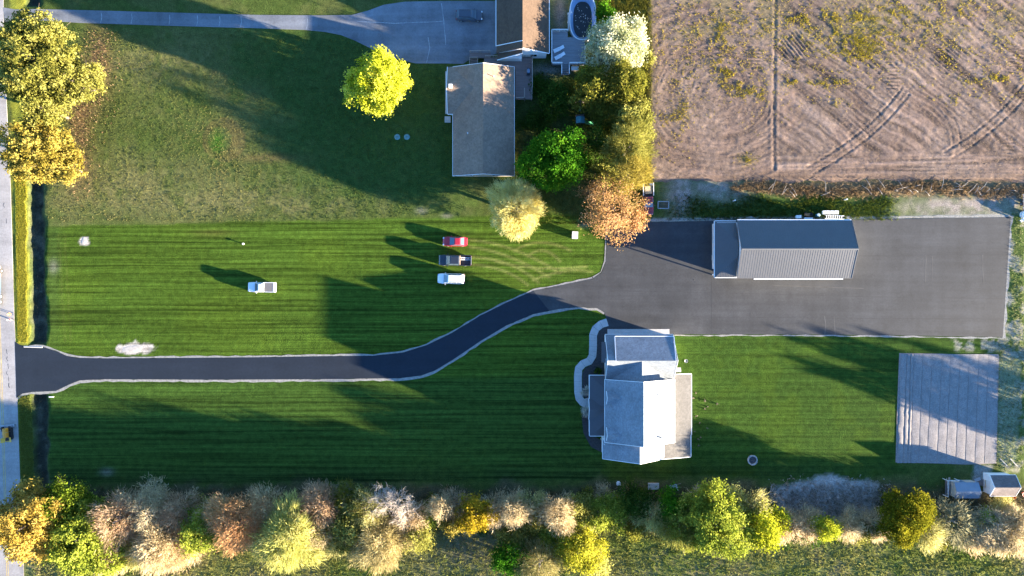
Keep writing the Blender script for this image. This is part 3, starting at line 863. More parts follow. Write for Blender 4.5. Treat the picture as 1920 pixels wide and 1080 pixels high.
# small roof over the garage side window
hs.world('window_hood', MB().slab([(16.45, -9.9, 2.6), (17.4, -9.9, 3.0), (17.4, -13.7, 3.0), (16.45, -13.7, 2.6)], .08), DARKMETAL)
for yy in (-10.9, -12.7): window(hs, (17.35, yy, 1.7), 'x-', 1.2, 1.3)
for xx in (19.6, 23.2, 26.8):
    d = hs.world('garage_door', MB().box(xx - 1.35, xx + 1.35, -8.85, -8.80, 0.05, 2.5), DOORM)
    for k in range(4):
        hs.world('door_panel', MB().box(xx - 1.28, xx + 1.28, -8.80, -8.77, .12 + k * .6, .62 + k * .6), DOORM, parent=d)
for xx in (20.5, 23.6, 26.8): window(hs, (xx, -9.15, 4.5), 'y+', 1.1, 1.1)
for yy in (-18.5, -25.0): window(hs, (17.05, yy, 1.7), 'x-', 1.5, 1.4)
for yy in (-18.6, -21.0, -24.2): window(hs, (32.3, yy, 1.6), 'x+', 1.4, 1.3)
for xx in (19.5, 25.2): window(hs, (xx, -30.65, 1.7), 'y-', 1.3, 1.4)
def vent_pipe(th, px, py, z, h=.45, r=.07):
    x, y, _ = W(px, py, z)
    th.world('vent_pipe', MB().cyl((x, y, z - .3), r, h + .3, 10).cyl((x, y, z + h), r * 1.6, .05, 10), PVC)
vent_pipe(hs, 1240, 820, 6.75, .7, .11); vent_pipe(hs, 1236, 741, 7.1, .25); vent_pipe(hs, 1235, 806, 7.1, .2)
# gutters and downpipes
hs.world('downpipe', MB().cyl((16.62, -28.2, 0), .05, 5.1, 8), TRIM)
hs.world('downpipe', MB().cyl((28.98, -16.6, 0), .05, 5.1, 8), TRIM)

# ---- the steel barn
bn = Thing('barn', 'long steel barn with ribbed grey metal roof standing on the asphalt court', 'barn', (50, 7, 0))
ROOFM = M('galvalume_roof', (0.088, 0.086, 0.085), .42, .0, var=.06, scale=.6, fine=.05, spec=.6)
bx0, bx1, byS, byR, byN, ze, zr = 41.0, 61.7, 1.75, 7.0, 12.3, 3.9, 6.3
def ribs(a0, a1, yS, zS, yR, zR, step=.44):
    m = MB(); x = a0 + .1
    while x < a1:
        m.bar((x, yS, zS + .004), (x, yR, zR + .004), .08, .04); x += step
    return m
r1 = bn.world('roof', MB().slab([(bx0, byS, ze), (bx1, byS, ze), (bx1, byR, zr), (bx0, byR, zr)], .1), ROOFM)
o = bn.world('roof_ribs', ribs(bx0, bx1, byS, ze, byR, zr), ROOFM, parent=r1); o['kind'] = 'stuff'
r2 = bn.world('roof', MB().slab([(bx0, byR + .004, zr), (bx1, byR + .004, zr), (bx1, byN, ze), (bx0, byN, ze)], .1), ROOFM)
o = bn.world('roof_ribs', ribs(bx0, bx1, byN, ze, byR, zr), ROOFM, parent=r2); o['kind'] = 'stuff'
bn.world('ridge_cap', MB().slab([(bx0 - .05, byR - .22, zr - .02), (bx1 + .05, byR - .22, zr - .02), (bx1 + .05, byR, zr + .11), (bx0 - .05, byR, zr + .11)], .03).slab([(bx0 - .05, byR + .003, zr + .11), (bx1 + .05, byR + .003, zr + .11), (bx1 + .05, byR + .22, zr - .02), (bx0 - .05, byR + .22, zr - .02)], .03), ROOFM)
trims(bn, [((bx0 + 3, byS - .12, ze - .12), (bx1 - 1.5, byS - .12, ze - .12)), ((bx0, byN + .08, ze - .12), (bx1, byN + .08, ze - .12))], .2, .2)
trims(bn, [((bx0 - .06, byS, ze), (bx0 - .06, byR, zr)), ((bx0 - .06, byR, zr), (bx0 - .06, byN, ze)), ((bx1 + .06, byS, ze), (bx1 + .06, byR, zr)), ((bx1 + .06, byR, zr), (bx1 + .06, byN, ze))], .1, .12, ROOFM)
BSID = M('barn_siding', (0.62, 0.61, 0.59), .5, var=.06, scale=1)
wall_x(bn, byS + .3, byR, byN - .3, bx0 + .2, bx1 - .25, ze, zr - .15, ze, BSID)
for xx in (46, 51, 56.5):
    d = bn.world('overhead_door', MB().box(xx - 1.8, xx + 1.8, byS + .24, byS + .3, .05, 3.2), DOORM)
    for k in range(5): bn.world('door_panel', MB().box(xx - 1.72, xx + 1.72, byS + .21, byS + .24, .1 + k * .62, .64 + k * .62), DOORM, parent=d)
# hipped lean-to at the west end
lx, lz0, lz1 = 37.15, 3.0, 4.25
lN, lS = 12.25, 1.95
for nm, pl in (('lean_to_roof', [(lx, lS, lz0), (bx0, lS + 3.85, lz1), (bx0, lN - 3.85, lz1), (lx, lN, lz0)]),
               ('lean_to_roof', [(lx + .01, lN, lz0), (bx0, lN - 3.85, lz1), (bx0, lN, lz0)]),
               ('lean_to_roof', [(lx + .01, lS, lz0), (bx0, lS, lz0), (bx0, lS + 3.85, lz1)])):
    bn.world(nm, MB().slab(pl, .1), ROOFM)
m = MB(); x = lx + .2
while x < bx0 - .1:
    t = (x - lx) / (bx0 - lx)
    m.bar((x, lS, lz0 + .012), (x, lS + 3.85 * t, lz0 + (lz1 - lz0) * t + .012), .08, .05); x += .3
o = bn.world('roof_ribs', m, ROOFM); o['kind'] = 'stuff'
trims(bn, [((lx - .08, lS, lz0 - .12), (lx - .08, lN, lz0 - .12)), ((lx, lS - .06, lz0 - .1), (bx0 + 3, lS - .06, lz0 - .1)), ((lx, lN + .06, lz0 - .1), (bx0, lN + .06, lz0 - .1))], .12, .2)
bn.world('wall', MB().box(37.5, bx0 + .2, 3.6, 12.0, 0, 3.1), BSID)
bn.world('porch_post', MB().box(37.5, 37.68, 2.4, 2.6, 0, 2.95), TRIM)
bn.world('door', MB().box(37.44, 37.5, 5.2, 6.2, .05, 2.15), DOORM)
window(bn, (37.5, 9.0, 1.6), 'x-', 1.2, 1.0)

# ---- the neighbour's ranch house
rn = Thing('house', 'brown-roofed ranch house with a rear deck and white-trimmed garage wing', 'house', (-4, 32, 0))
gable_y(rn, -10.85, -5.2, .4, 20.5, 40.6, 2.85, 5.05, 2.85, SH_BROWN)
wall_y(rn, -10.45, -5.2, 0, 20.9, 40.2, 2.9, 4.85, 2.9, TAN)
yc = 36.25
rn.world('roof', MB().slab([(-11.8, yc - 4.3, 2.83), (-6.4, yc - 4.3, 2.83), (-6.4, yc, 4.4), (-11.8, yc, 4.4)], .14), SH_BROWN)
rn.world('roof', MB().slab([(-11.8, yc + .004, 4.4), (-6.4, yc + .004, 4.4), (-6.4, yc + 4.3, 2.83), (-11.8, yc + 4.3, 2.83)], .14), SH_BROWN)
rn.world('wall', MB().add([(-11.45, yc - 3.9, 0), (-11.45, yc + 3.9, 0), (-11.45, yc + 3.9, 2.8), (-11.45, yc, 4.2), (-11.45, yc - 3.9, 2.8), (-10.3, yc - 3.9, 0), (-10.3, yc + 3.9, 0), (-10.3, yc + 3.9, 2.8), (-10.3, yc, 4.2), (-10.3, yc - 3.9, 2.8)],
         [(0, 1, 2, 3, 4), (9, 8, 7, 6, 5), (0, 5, 6, 1), (1, 6, 7, 2), (4, 9, 5, 0), (2, 7, 8, 3), (3, 8, 9, 4)]), TAN)
trims(rn, [((-11.86, yc - 4.3, 2.76), (-11.86, yc, 4.33)), ((-11.86, yc, 4.33), (-11.86, yc + 4.3, 2.76)), ((-11.8, yc - 4.37, 2.73), (-10.9, yc - 4.37, 2.73))], .1, .14)
cx, cy, _ = W(845, 162, 4.4)
rn.world('chimney', MB().box(cx - .32, cx + .32, cy - .32, cy + .32, 3.2, 4.9), TRIM)
vent_pipe(rn, 877, 250, 4.2, .35); vent_pipe(rn, 926, 143, 4.6, .3)
rn.world('stoop', MB().box(-12.6, -11.5, 31.0, 32.1, 0, .35), CONC)
rn.world('side_walk', MB().box(-12.5, -11.6, 32.6, 40.6, 0, .08), CONC)
for yy in (23, 26.5, 29.5): window(rn, (-10.45, yy, 1.6), 'x-', 1.3, 1.2)
for xx in (-8, -3): window(rn, (xx, 20.9, 1.6), 'y-', 1.3, 1.2)
for yy in (23, 27, 31): window(rn, (0, yy, 1.6), 'x+', 1.3, 1.2)
# garage wing
gable_y(rn, -2.85, 1.9, 6.75, 43.0, 57.0, 3.05, 5.75, 3.05, SH_TAN, trim=False)
trims(rn, [((-2.94, 44.3, 2.95), (-2.94, 57, 2.95)), ((6.84, 43.0, 2.95), (6.84, 57, 2.95))], .12, .16)
wall_y(rn, -2.45, 1.9, 6.35, 43.05, 56.7, 3.1, 5.55, 3.1, WHITE)
rn.world('roof', MB().slab([(-2.7, 41.9, 2.75), (1.85, 42.4, 4.9), (1.85, 44.25, 4.9), (-2.7, 44.25, 2.75)], .12), SH_TAN)
rn.world('wall', MB().box(-2.4, 1.8, 42.2, 43.2, 0, 2.5), WHITE)
trims(rn, [((-2.8, 44.33, 3.0), (1.9, 44.33, 5.7)), ((-2.7, 41.83, 2.68), (1.85, 42.33, 4.83)), ((1.9, 42.95, 5.68), (6.75, 42.95, 2.98))], .12, .16)
window(rn, (4.0, 43.05, 1.7), 'y-', 1.2, 1.2)
# deck behind the ranch house, with rails and stairs
DECKW = M('brown_deck_boards', (0.205, 0.145, 0.125), .8, var=.18, scale=1.0, fine=.15, stretch=(.25, 7, 1))
RAIL = M('weathered_rail', (0.36, 0.28, 0.225), .8, var=.15)
dz = .95
dk = Thing('deck', 'brown wooden deck wrapped round the back corner of the ranch house', 'deck', (2.0, 38.5, 0))
def boards(th, x0, x1, y0, y1, z, mat, w=.3, name='board', along='x'):
    if along == 'x':
        y = y0
        while y < y1 - .05:
            th.world(name, MB().box(x0, x1, y + .008, min(y + w, y1) - .008, z - .05, z), mat); y += w
    else:
        x = x0
        while x < x1 - .05:
            th.world(name, MB().box(x + .008, min(x + w, x1) - .008, y0, y1, z - .05, z), mat); x += w
boards(dk, -5.2, 3.75, 40.75, 42.9, dz, DECKW, .36)
boards(dk, .62, 3.75, 35.2, 40.75, dz, DECKW, .36)
boards(dk, -7.9, -4.0, 42.95, 43.9, dz - .3, DECKW, .32)
dk.world('frame', MB().box(.7, 3.7, 35.25, 42.85, .1, dz - .06).box(-5.1, .6, 40.9, 42.85, .1, dz - .06).box(-7.8, -4.1, 43.0, 43.85, .1, dz - .37), RAIL)
def railing(th, pts, z, mat, h=.95, name='railing', step=1.5, w=.08):
    for a, b in zip(pts[:-1], pts[1:]):
        th.world(name, MB().bar((*a, z + h), (*b, z + h), w + .03, .06).bar((*a, z + .15), (*b, z + .15), w * .5, .05), mat)
        L = math.hypot(b[0] - a[0], b[1] - a[1]); n = max(1, round(L / step))
        for i in range(n + 1):
            t = i / n; p = (a[0] + (b[0] - a[0]) * t, a[1] + (b[1] - a[1]) * t)
            th.world('rail_post', MB().box(p[0] - .06, p[0] + .06, p[1] - .06, p[1] + .06, z - .1, z + h + .04), mat)
        n = max(1, int(L / .3))
        if n > 1:
            o = th.world('balusters', _bal(a, b, n, z, h), mat); o['kind'] = 'stuff'
def _bal(a, b, n, z, h):
    m = MB()
    for i in range(1, n):
        t = i / n; x = a[0] + (b[0] - a[0]) * t; y = a[1] + (b[1] - a[1]) * t
        m.box(x - .018, x + .018, y - .018, y + .018, z + .15, z + h)
    return m
railing(dk, [(-4.9, 42.95), (3.75, 43.0), (3.75, 37.2)], dz, RAIL)
railing(dk, [(.7, 35.2), (2.3, 35.2), (2.3, 36.9)], dz, RAIL)
railing(dk, [(-7.8, 43.95), (-4.1, 44.0)], dz - .3, RAIL)
railing(dk, [(-7.9, 41.0), (-7.9, 42.8), (-6.4, 42.8), (-6.4, 41.0)], dz - .5, RAIL)
for k in range(6):
    dk.world('stair_tread', MB().box(2.4, 3.55, 36.6 - k * .3, 36.88 - k * .3, dz - .16 * (k + 1) - .04, dz - .16 * (k + 1)), RAIL)
for k in range(4):
    dk.world('stair_tread', MB().box(-7.8, -6.5, 42.4 - k * .3, 42.68 - k * .3, dz - .3 - .16 * (k + 1) - .04, dz - .3 - .16 * (k + 1)), DECKW)
dk.world('stringer', MB().bar((2.36, 36.9, dz - .1), (2.36, 35.0, .05), .05, .2).bar((3.6, 36.9, dz - .1), (3.6, 35.0, .05), .05, .2), RAIL)
dk.world('railing', MB().bar((3.7, 37.2, dz + .9), (3.7, 35.1, .9), .1, .06), RAIL)
BLACK = M('black_enamel', (0.012, 0.012, 0.013), .35, var=.1)
BLUEG = M('blue_grey_metal', (0.10, 0.16, 0.24), .4, var=.1)
gl = Thing('gas_grill', 'black covered gas grill against the railing of the brown deck', 'grill', (3.05, 40.1, dz))
gl.local('cart', MB().box(-.28, .28, -.62, .62, .12, .72), BLACK)
gl.local('lid', MB().loft([[(-.27, y, .74), (.27, y, .74), (.27, y, .95), (.12, y, 1.12), (-.12, y, 1.12), (-.27, y, .95)] for y in (-.36, .36)]), BLUEG)
gl.local('side_shelf', MB().box(-.24, .24, .38, .62, .74, .78), BLACK); gl.local('side_shelf', MB().box(-.24, .24, -.62, -.38, .74, .78), BLACK)
gl.local('handle', MB().bar((-.3, -.28, .9), (-.3, .28, .9), .03, .03), METAL)
for sx in (-.2, .2):
    for sy in (-.5, .5): gl.local('leg', MB().box(sx - .03, sx + .03, sy - .03, sy + .03, 0, .12), BLACK)

# ---- pool with its deck
POOLW = M('white_pool_rim', (0.62, 0.64, 0.66), .4, var=.06)
POOLB = M('blue_pool_liner', (0.13, 0.22, 0.36), .35, var=.1)
COVER = M('black_pool_cover', (0.010, 0.011, 0.013), .45, var=.3, scale=2)
pz = 1.2
pcx, pcy = 13.15, 50.4
def oval(rx, ry, n=40, y_off=0.0):
    return [(pcx + rx * math.copysign(abs(math.cos(t)) ** .8, math.cos(t)), pcy + y_off + ry * math.copysign(abs(math.sin(t)) ** .75, math.sin(t))) for t in [2 * math.pi * i / n for i in range(n)]]
pl = Thing('swimming_pool', 'oval above-ground pool with pale rim and leaf-strewn black cover', 'pool', (pcx, pcy, 0))
A, B, C_ = oval(2.5, 4.35), oval(2.32, 4.15), oval(1.72, 3.35, y_off=-.35)
def ringm(o, i, zo, zi):
    n = len(o); m = MB()
    m.add([(x, y, zo) for x, y in o] + [(x, y, zi) for x, y in i], [(k, (k + 1) % n, (k + 1) % n + n, k + n) for k in range(n)]); return m
pl.world('pool_wall', ringm(A, A, 0, pz), POOLW)
pl.world('pool_rim', ringm(A, B, pz, pz + .02), POOLW)
pl.world('liner', ringm(B, C_, pz - .02, pz - .55), POOLB)
n = len(C_)
pl.world('cover', MB().add([(x, y, pz - .5) for x, y in C_] + [(pcx, pcy - .35, pz - .62)], [(k, (k + 1) % n, n) for k in range(n)]), COVER)
m = MB(); rr = random.Random(5)
for k in range(46):
    x, y = pcx + rr.gauss(0, .75), pcy - .2 + rr.gauss(0, 1.3); a = rr.uniform(0, 6.28); s = rr.uniform(.06, .17)
    if abs(x - pcx) > 1.5 or abs(y - pcy + .35) > 2.7: continue
    m.add([(x + s * math.cos(a), y + s * math.sin(a), pz - .47), (x - s * .5 * math.sin(a), y + s * .5 * math.cos(a), pz - .45), (x - s * math.cos(a), y - s * math.sin(a), pz - .47), (x + s * .5 * math.sin(a), y - s * .5 * math.cos(a), pz - .44)], [(0, 1, 2, 3)])
tag(single('fallen_leaves', m, M('dry_leaf', (.42, .40, .36), .8), None, None), kind='stuff')
GREYW = M('grey_deck_boards', (0.205, 0.205, 0.215), .8, var=.2, scale=.9, fine=.12, stretch=(.25, 7, 1))
pd = Thing('pool_deck', 'grey board pool deck with white railings beside the oval pool', 'deck', (10.4, 45, 0))
x0, x1, y0, y1 = 7.35, 13.5, 41.6, 47.7
boards(pd, x0, 10.35, 46.6, y1, pz, GREYW, .36)
boards(pd, x0, x1, y0, 46.6, pz, GREYW, .36)
pd.world('frame', MB().box(x0 + .08, 10.3, 46.6, y1 - .08, .1, pz - .06).box(x0 + .08, x1 - .08, y0 + .08, 46.55, .1, pz - .06), GREYW)
railing(pd, [(10.35, y1), (x0, y1), (x0, y0), (9.25, y0)], pz, TRIM, .9, w=.12)
railing(pd, [(10.65, y0), (x1, y0), (x1, 44.6)], pz, TRIM, .9, w=.12)
railing(pd, [(10.4, y1), (10.4, 50.9)], pz, TRIM, .5, w=.06)
railing(pd, [(9.25, y0), (9.25, y0 - 1.7)], .3, TRIM, .85, w=.12, step=1.7)
railing(pd, [(10.65, y0), (10.65, y0 - 1.7)], .3, TRIM, .85, w=.12, step=1.7)
for k in range(6): pd.world('stair_tread', MB().box(9.32, 10.58, y0 - .28 * (k + 1), y0 - .28 * k - .02, pz - .18 * (k + 1) - .04, pz - .18 * (k + 1)), GREYW)
LOUNGE = M('white_lounger_plastic', (0.70, 0.72, 0.74), .5, var=.05)
def lounger(px, py, rz, label):
    x, y, _ = W(px, py, pz)
    t = Thing('sun_lounger', label, 'sun lounger', (x, y, pz), rz, 'white loungers on the pool deck')
    for k in range(7): t.local('slat', MB().box(-1.02 + k * .17, -.87 + k * .17, -.3, .3, .28, .32), LOUNGE)
    t.local('backrest', MB().slab([(.18, -.3, .32), (1.0, -.3, .62), (1.0, .3, .62), (.18, .3, .32)], .04), LOUNGE)
    t.local('frame', MB().box(-1.05, .3, -.34, -.3, .22, .32).box(-1.05, .3, .3, .34, .22, .32), LOUNGE)
    for sx in (-.9, .25):
        for sy in (-.3, .3): t.local('leg', MB().box(sx - .03, sx + .03, sy - .03, sy + .03, 0, .24), LOUNGE)
lounger(1047.5, 93, R(24), 'white sun lounger on the pool deck nearer the pool')
lounger(1049.5, 106, R(28), 'white sun lounger on the pool deck nearer the stairs')
b = Thing('storage_box', 'pale storage box against the pool deck beside the stairs', 'box', (11.75, 41.0, 0))
b.local('body', MB().box(-.65, .65, -.33, .33, 0, .62), M('pale_pink_plastic', (.60, .52, .48), .5, var=.06))
b.local('lid', MB().box(-.69, .69, -.37, .37, .625, .70), M('cream_plastic', (.66, .62, .58), .5, var=.06))

# ---- two sheds by the hedge
sA = Thing('shed', 'small shed with blue metal roof on one side and tan on the other', 'shed', (83.8, -37.3, 0))
BLUER = M('blue_metal_roof', (0.17, 0.20, 0.24), .4, var=.08, scale=1)
x0, x1 = 81.6, 86.1
yS, yR, yN = -38.8, -37.35, -35.85
sA.world('roof', MB().slab([(x0, yS, 2.1), (x1, yS, 2.1), (x1, yR, 2.75), (x0, yR, 2.75)], .06), BLUER)
sA.world('roof', MB().slab([(x0, yR + .003, 2.75), (x1, yR + .003, 2.75), (x1, yN, 2.05), (x0, yN, 2.05)], .06), BLUER)
wall_x(sA, yS + .12, yR, yN - .12, x0 + .15, x1 - .1, 2.1, 2.7, 2.05, TAN)
m = MB()
for k in range(16): m.bar((x0 + .1 + k * .3, yS, 2.13), (x0 + .1 + k * .3, yR, 2.78), .05, .04)
o = sA.world('roof_ribs', m, BLUER); o['kind'] = 'stuff'
sA.world('door', MB().box(83, 84, yN - .12, yN - .07, .05, 1.9), BLUEG)
fr = Thing('storage_rack', 'open white rail rack holding scrap at the end of the blue-roofed shed', 'rack', (81.2, -37.4, 0))
fr.world('rail', MB().bar((80.75, -38.7, 1.6), (80.75, -35.7, 1.6), .07, .07).bar((80.75, -35.7, 1.6), (82.9, -35.7, 1.6), .07, .07), TRIM)
for p in ((80.75, -38.7), (80.75, -35.7), (82.9, -35.7)): fr.world('post', MB().box(p[0] - .04, p[0] + .04, p[1] - .04, p[1] + .04, 0, 1.6), TRIM)
fr.world('shelf', MB().box(80.75, 81.7, -38.7, -35.8, .7, .76), SH_OLD)
rr = random.Random(3)
for k in range(9):
    single('scrap_wood', MB().bar((80.9 + rr.uniform(0, .7), -37.8 + rr.uniform(0, 2.2), .80 + k * .03), (80.95 + rr.uniform(0, .7), -36.9 + rr.uniform(0, 1.8), .82 + k * .03), .14, .05), RAIL, 'weathered plank lying in the rack beside the blue-roofed shed', 'plank', group='planks in the shed rack')
sB = Thing('shed', 'white-walled shed with weathered dark shingle roof near the garden plot', 'shed', (90, -36.5, 0))
x0, x1 = 88.3, 92.4
yS, yR, yN = -38.3, -36.0, -34.45
gable_x(sB, yS, (yS + yN) / 2, yN, 88.0, 92.7, 2.35, 3.65, 2.35, SH_OLD)
wall_x(sB, yS + .15, (yS + yN) / 2, yN - .15, x0, x1, 2.35, 3.5, 2.35, WHITE)
sB.world('door', MB().box(88.25, 88.30, -37.1, -35.7, .05, 2.0), DOORM)
sB.world('ramp', MB().slab([(87.4, -37.0, .05), (88.25, -37.0, .25), (88.25, -35.8, .25), (87.4, -35.8, .05)], .05), SH_OLD)

# ------------------------------------------------------------------ vegetation
def leaf_material():
    m, nt, bs = nt_new('foliage')
    nt.nodes.remove(bs)
    at = node(nt, 'ShaderNodeAttribute', attribute_name='Col')
    d = nt.nodes.new('ShaderNodeBsdfDiffuse'); t = nt.nodes.new('ShaderNodeBsdfTranslucent'); mx = nt.nodes.new('ShaderNodeMixShader')
    nt.links.new(at.outputs['Color'], d.inputs['Color']); nt.links.new(at.outputs['Color'], t.inputs['Color'])
    mx.inputs[0].default_value = .46
    nt.links.new(d.outputs[0], mx.inputs[1]); nt.links.new(t.outputs[0], mx.inputs[2])
    nt.links.new(mx.outputs[0], nt.nodes['Material Output'].inputs['Surface'])
    return m
LEAF = leaf_material()
BARK = M('bark', (0.115, 0.090, 0.068), .95, var=.3, scale=4, bump=.5, bscale=10, stretch=(1, 1, .3))
PALEBARK = M('pale_bark', (0.40, 0.335, 0.26), .95, var=.25, scale=3)
GREYBARK = M('grey_bark', (0.235, 0.215, 0.195), .95, var=.25, scale=3)

def leaf_quads(P, N, size, aspect, r, col):
    """leaf-sized quads at P with normals N"""
    n = len(P)
    N = N / (np.linalg.norm(N, axis=1, keepdims=True) + 1e-9)
    a = r.normal(size=(n, 3)); u = np.cross(N, a); u /= (np.linalg.norm(u, axis=1, keepdims=True) + 1e-9)
    v = np.cross(N, u)
    s = size[:, None]
    q = np.stack([P + u * s, P + v * s * aspect, P - u * s, P - v * s * aspect], 1)
    q[:, 0] += N * s * .25; q[:, 2] += N * s * .25
    V = q.reshape(-1, 3); F = np.arange(4 * n).reshape(n, 4)
    return V, F, np.repeat(col, 4, axis=0)

def spike_quads(P, D, length, width, r, col):
    """thin twig-like slivers from P along D"""
    n = len(P)
    D = D / (np.linalg.norm(D, axis=1, keepdims=True) + 1e-9)
    a = r.normal(size=(n, 3)); u = np.cross(D, a); u /= (np.linalg.norm(u, axis=1, keepdims=True) + 1e-9)
    w = width[:, None]; l = length[:, None]
    q = np.stack([P - u * w, P + u * w, P + D * l + u * w * .3, P + D * l - u * w * .3], 1)
    return q.reshape(-1, 3), np.arange(4 * n).reshape(n, 4), np.repeat(col, 4, axis=0)

def lobes_for(c, rad, hgt, k, r, flat=.75):
    L = [(np.array(c) + np.array([0, 0, hgt * .12]), rad * .62, hgt * .42)]
    for i in range(k):
        a = 2 * math.pi * (i + r.uniform(-.25, .25)) / k; d = rad * r.uniform(.40, .74)
        L.append((np.array(c) + np.array([math.cos(a) * d, math.sin(a) * d, hgt * r.uniform(-.22, .12)]), rad * r.uniform(.28, .50), hgt * r.uniform(.22, .36)))
    return L

def crown_points(L, n, r, shell=.55):
    out = []; dirs = []
    wts = np.array([l[1] ** 2 for l in L]); wts /= wts.sum()
    for (c, a, b), w in zip(L, wts):
        m = max(3, int(n * w))
        d = r.normal(size=(m, 3)); d[:, 2] = d[:, 2] * .8 + .25; d /= np.linalg.norm(d, axis=1, keepdims=True)
        rr = (shell + (1 - shell) * r.random(m) ** .6)[:, None]
        out.append(c + d * rr * np.array([a, a, b])); dirs.append(d)
    return np.concatenate(out), np.concatenate(dirs)

LEAF_GAIN = 1.32
def palette(pal, t, r, jit=.18):
    """pal: list of colours; t in 0..1 per leaf"""
    pal = np.minimum(np.array(pal) * LEAF_GAIN, .72); x = np.clip(t, 0, .9999) * (len(pal) - 1)
    i = x.astype(int); f = (x - i)[:, None]
    c = pal[i] * (1 - f) + pal[np.minimum(i + 1, len(pal) - 1)] * f
    return c * (1 + r.uniform(-jit, jit, size=(len(t), 1)))

def trunk_mesh(base, top, lobes, r0, r, n=7):
    m = MB()
    b = np.array(base); t = np.array(top)
    mid = b * .5 + t * .5 + np.array([r.uniform(-.3, .3), r.uniform(-.3, .3), 0])
    m.tube([b - np.array([0, 0, .15]), b + (mid - b) * .15, mid, t], [r0 * 1.35, r0, r0 * .75, r0 * .3], n)
    for c, a, h in lobes:
        s = b + (t - b) * r.uniform(.3, .7)
        e = np.array(c) + np.array([0, 0, h * .2])
        k = s * .45 + e * .55 + np.array([0, 0, -.15 * np.linalg.norm(e - s)])
        m.tube([s, k, e], [r0 * .45, r0 * .28, r0 * .08], 5)
        for q in range(4):
            e2 = np.array(c) + r.normal(size=3) * np.array([a, a, h]) * .55
            m.tube([k * .4 + e * .6, e2], [r0 * .16, r0 * .04], 4)
    return m

def tree(name, label, px, py, rpx, h, pal, group=None, style='leaf', lob=6, dens=7.0, leaf=.27, per=42, spread=.42, zc=.62, seed=None, bark=None, flat=1.0, cat='tree', shell=.55, gap=.0):
    r = np.random.default_rng(seed if seed is not None else int(px * 13 + py * 7) % 99991)
    if group == HG: rpx *= 1.18; h *= 1.15
    z = h * zc
    x, y, _ = W(px, py, z)
    rad = rpx * .1 * (CAMH - z) / CAMH
    ch = h - max(h * .22, .3)
    L = lobes_for((x, y, h * .22 + ch * .5), rad, ch * flat, lob, r)
    base = (x, y, 0)
    root = Thing(name, label, cat, base, 0, group)
    tm = trunk_mesh(base, (x, y, h * .8), L[1:], max(.10, rad * .055 + .05), r)
    tr = root.world('trunk', tm, bark or BARK, smooth=True)
    n = int(dens * rad * rad) + 10
    C, D = crown_points(L, n, r, shell)
    C = C[C[:, 2] > .25]
    D = D[:len(C)]
    ct = r.random(len(C))
    if style == 'leaf':
        k = int(per * 1.25)
        P = np.repeat(C, k, 0) + r.normal(size=(len(C) * k, 3)) * spread * 1.12 * np.array([1, 1, .75])
        N = r.normal(size=P.shape) + np.array([.42, -.15, .40])
        sz = leaf * .86 * r.uniform(.45, 1.3, len(P))
        t = np.clip(np.repeat(ct, k) * .75 + r.random(len(P)) * .35 - .05, 0, 1)
        V, F, c = leaf_quads(P, N, sz, .62, r, palette(pal, t, r))
    else:
        cen = np.array([x, y, h * .35])
        k = per
        P = np.repeat(C, k, 0) + r.normal(size=(len(C) * k, 3)) * spread
        Dd = (P - cen); Dd /= np.linalg.norm(Dd, axis=1, keepdims=True)
        Dd = Dd + r.normal(size=P.shape) * .35
        if style == 'droop': Dd[:, 2] -= .55
        t = np.clip(np.repeat(ct, k) * .7 + r.random(len(P)) * .4 - .05, 0, 1)
        V, F, c = spike_quads(P, Dd, leaf * r.uniform(.6, 1.6, len(P)), .032 * r.uniform(.6, 1.6, len(P)) * (leaf / .5), r, palette(pal, t, r))
    keep = V.reshape(-1, 4, 3)[:, :, 2].min(1) > .05
    V = V.reshape(-1, 4, 3)[keep].reshape(-1, 3); c = c.reshape(-1, 4, 3)[keep].reshape(-1, 3); F = np.arange(len(V)).reshape(-1, 4)
    mesh_np('crown', V, F, LEAF, c, parent=root.e, loc=base)
    return root

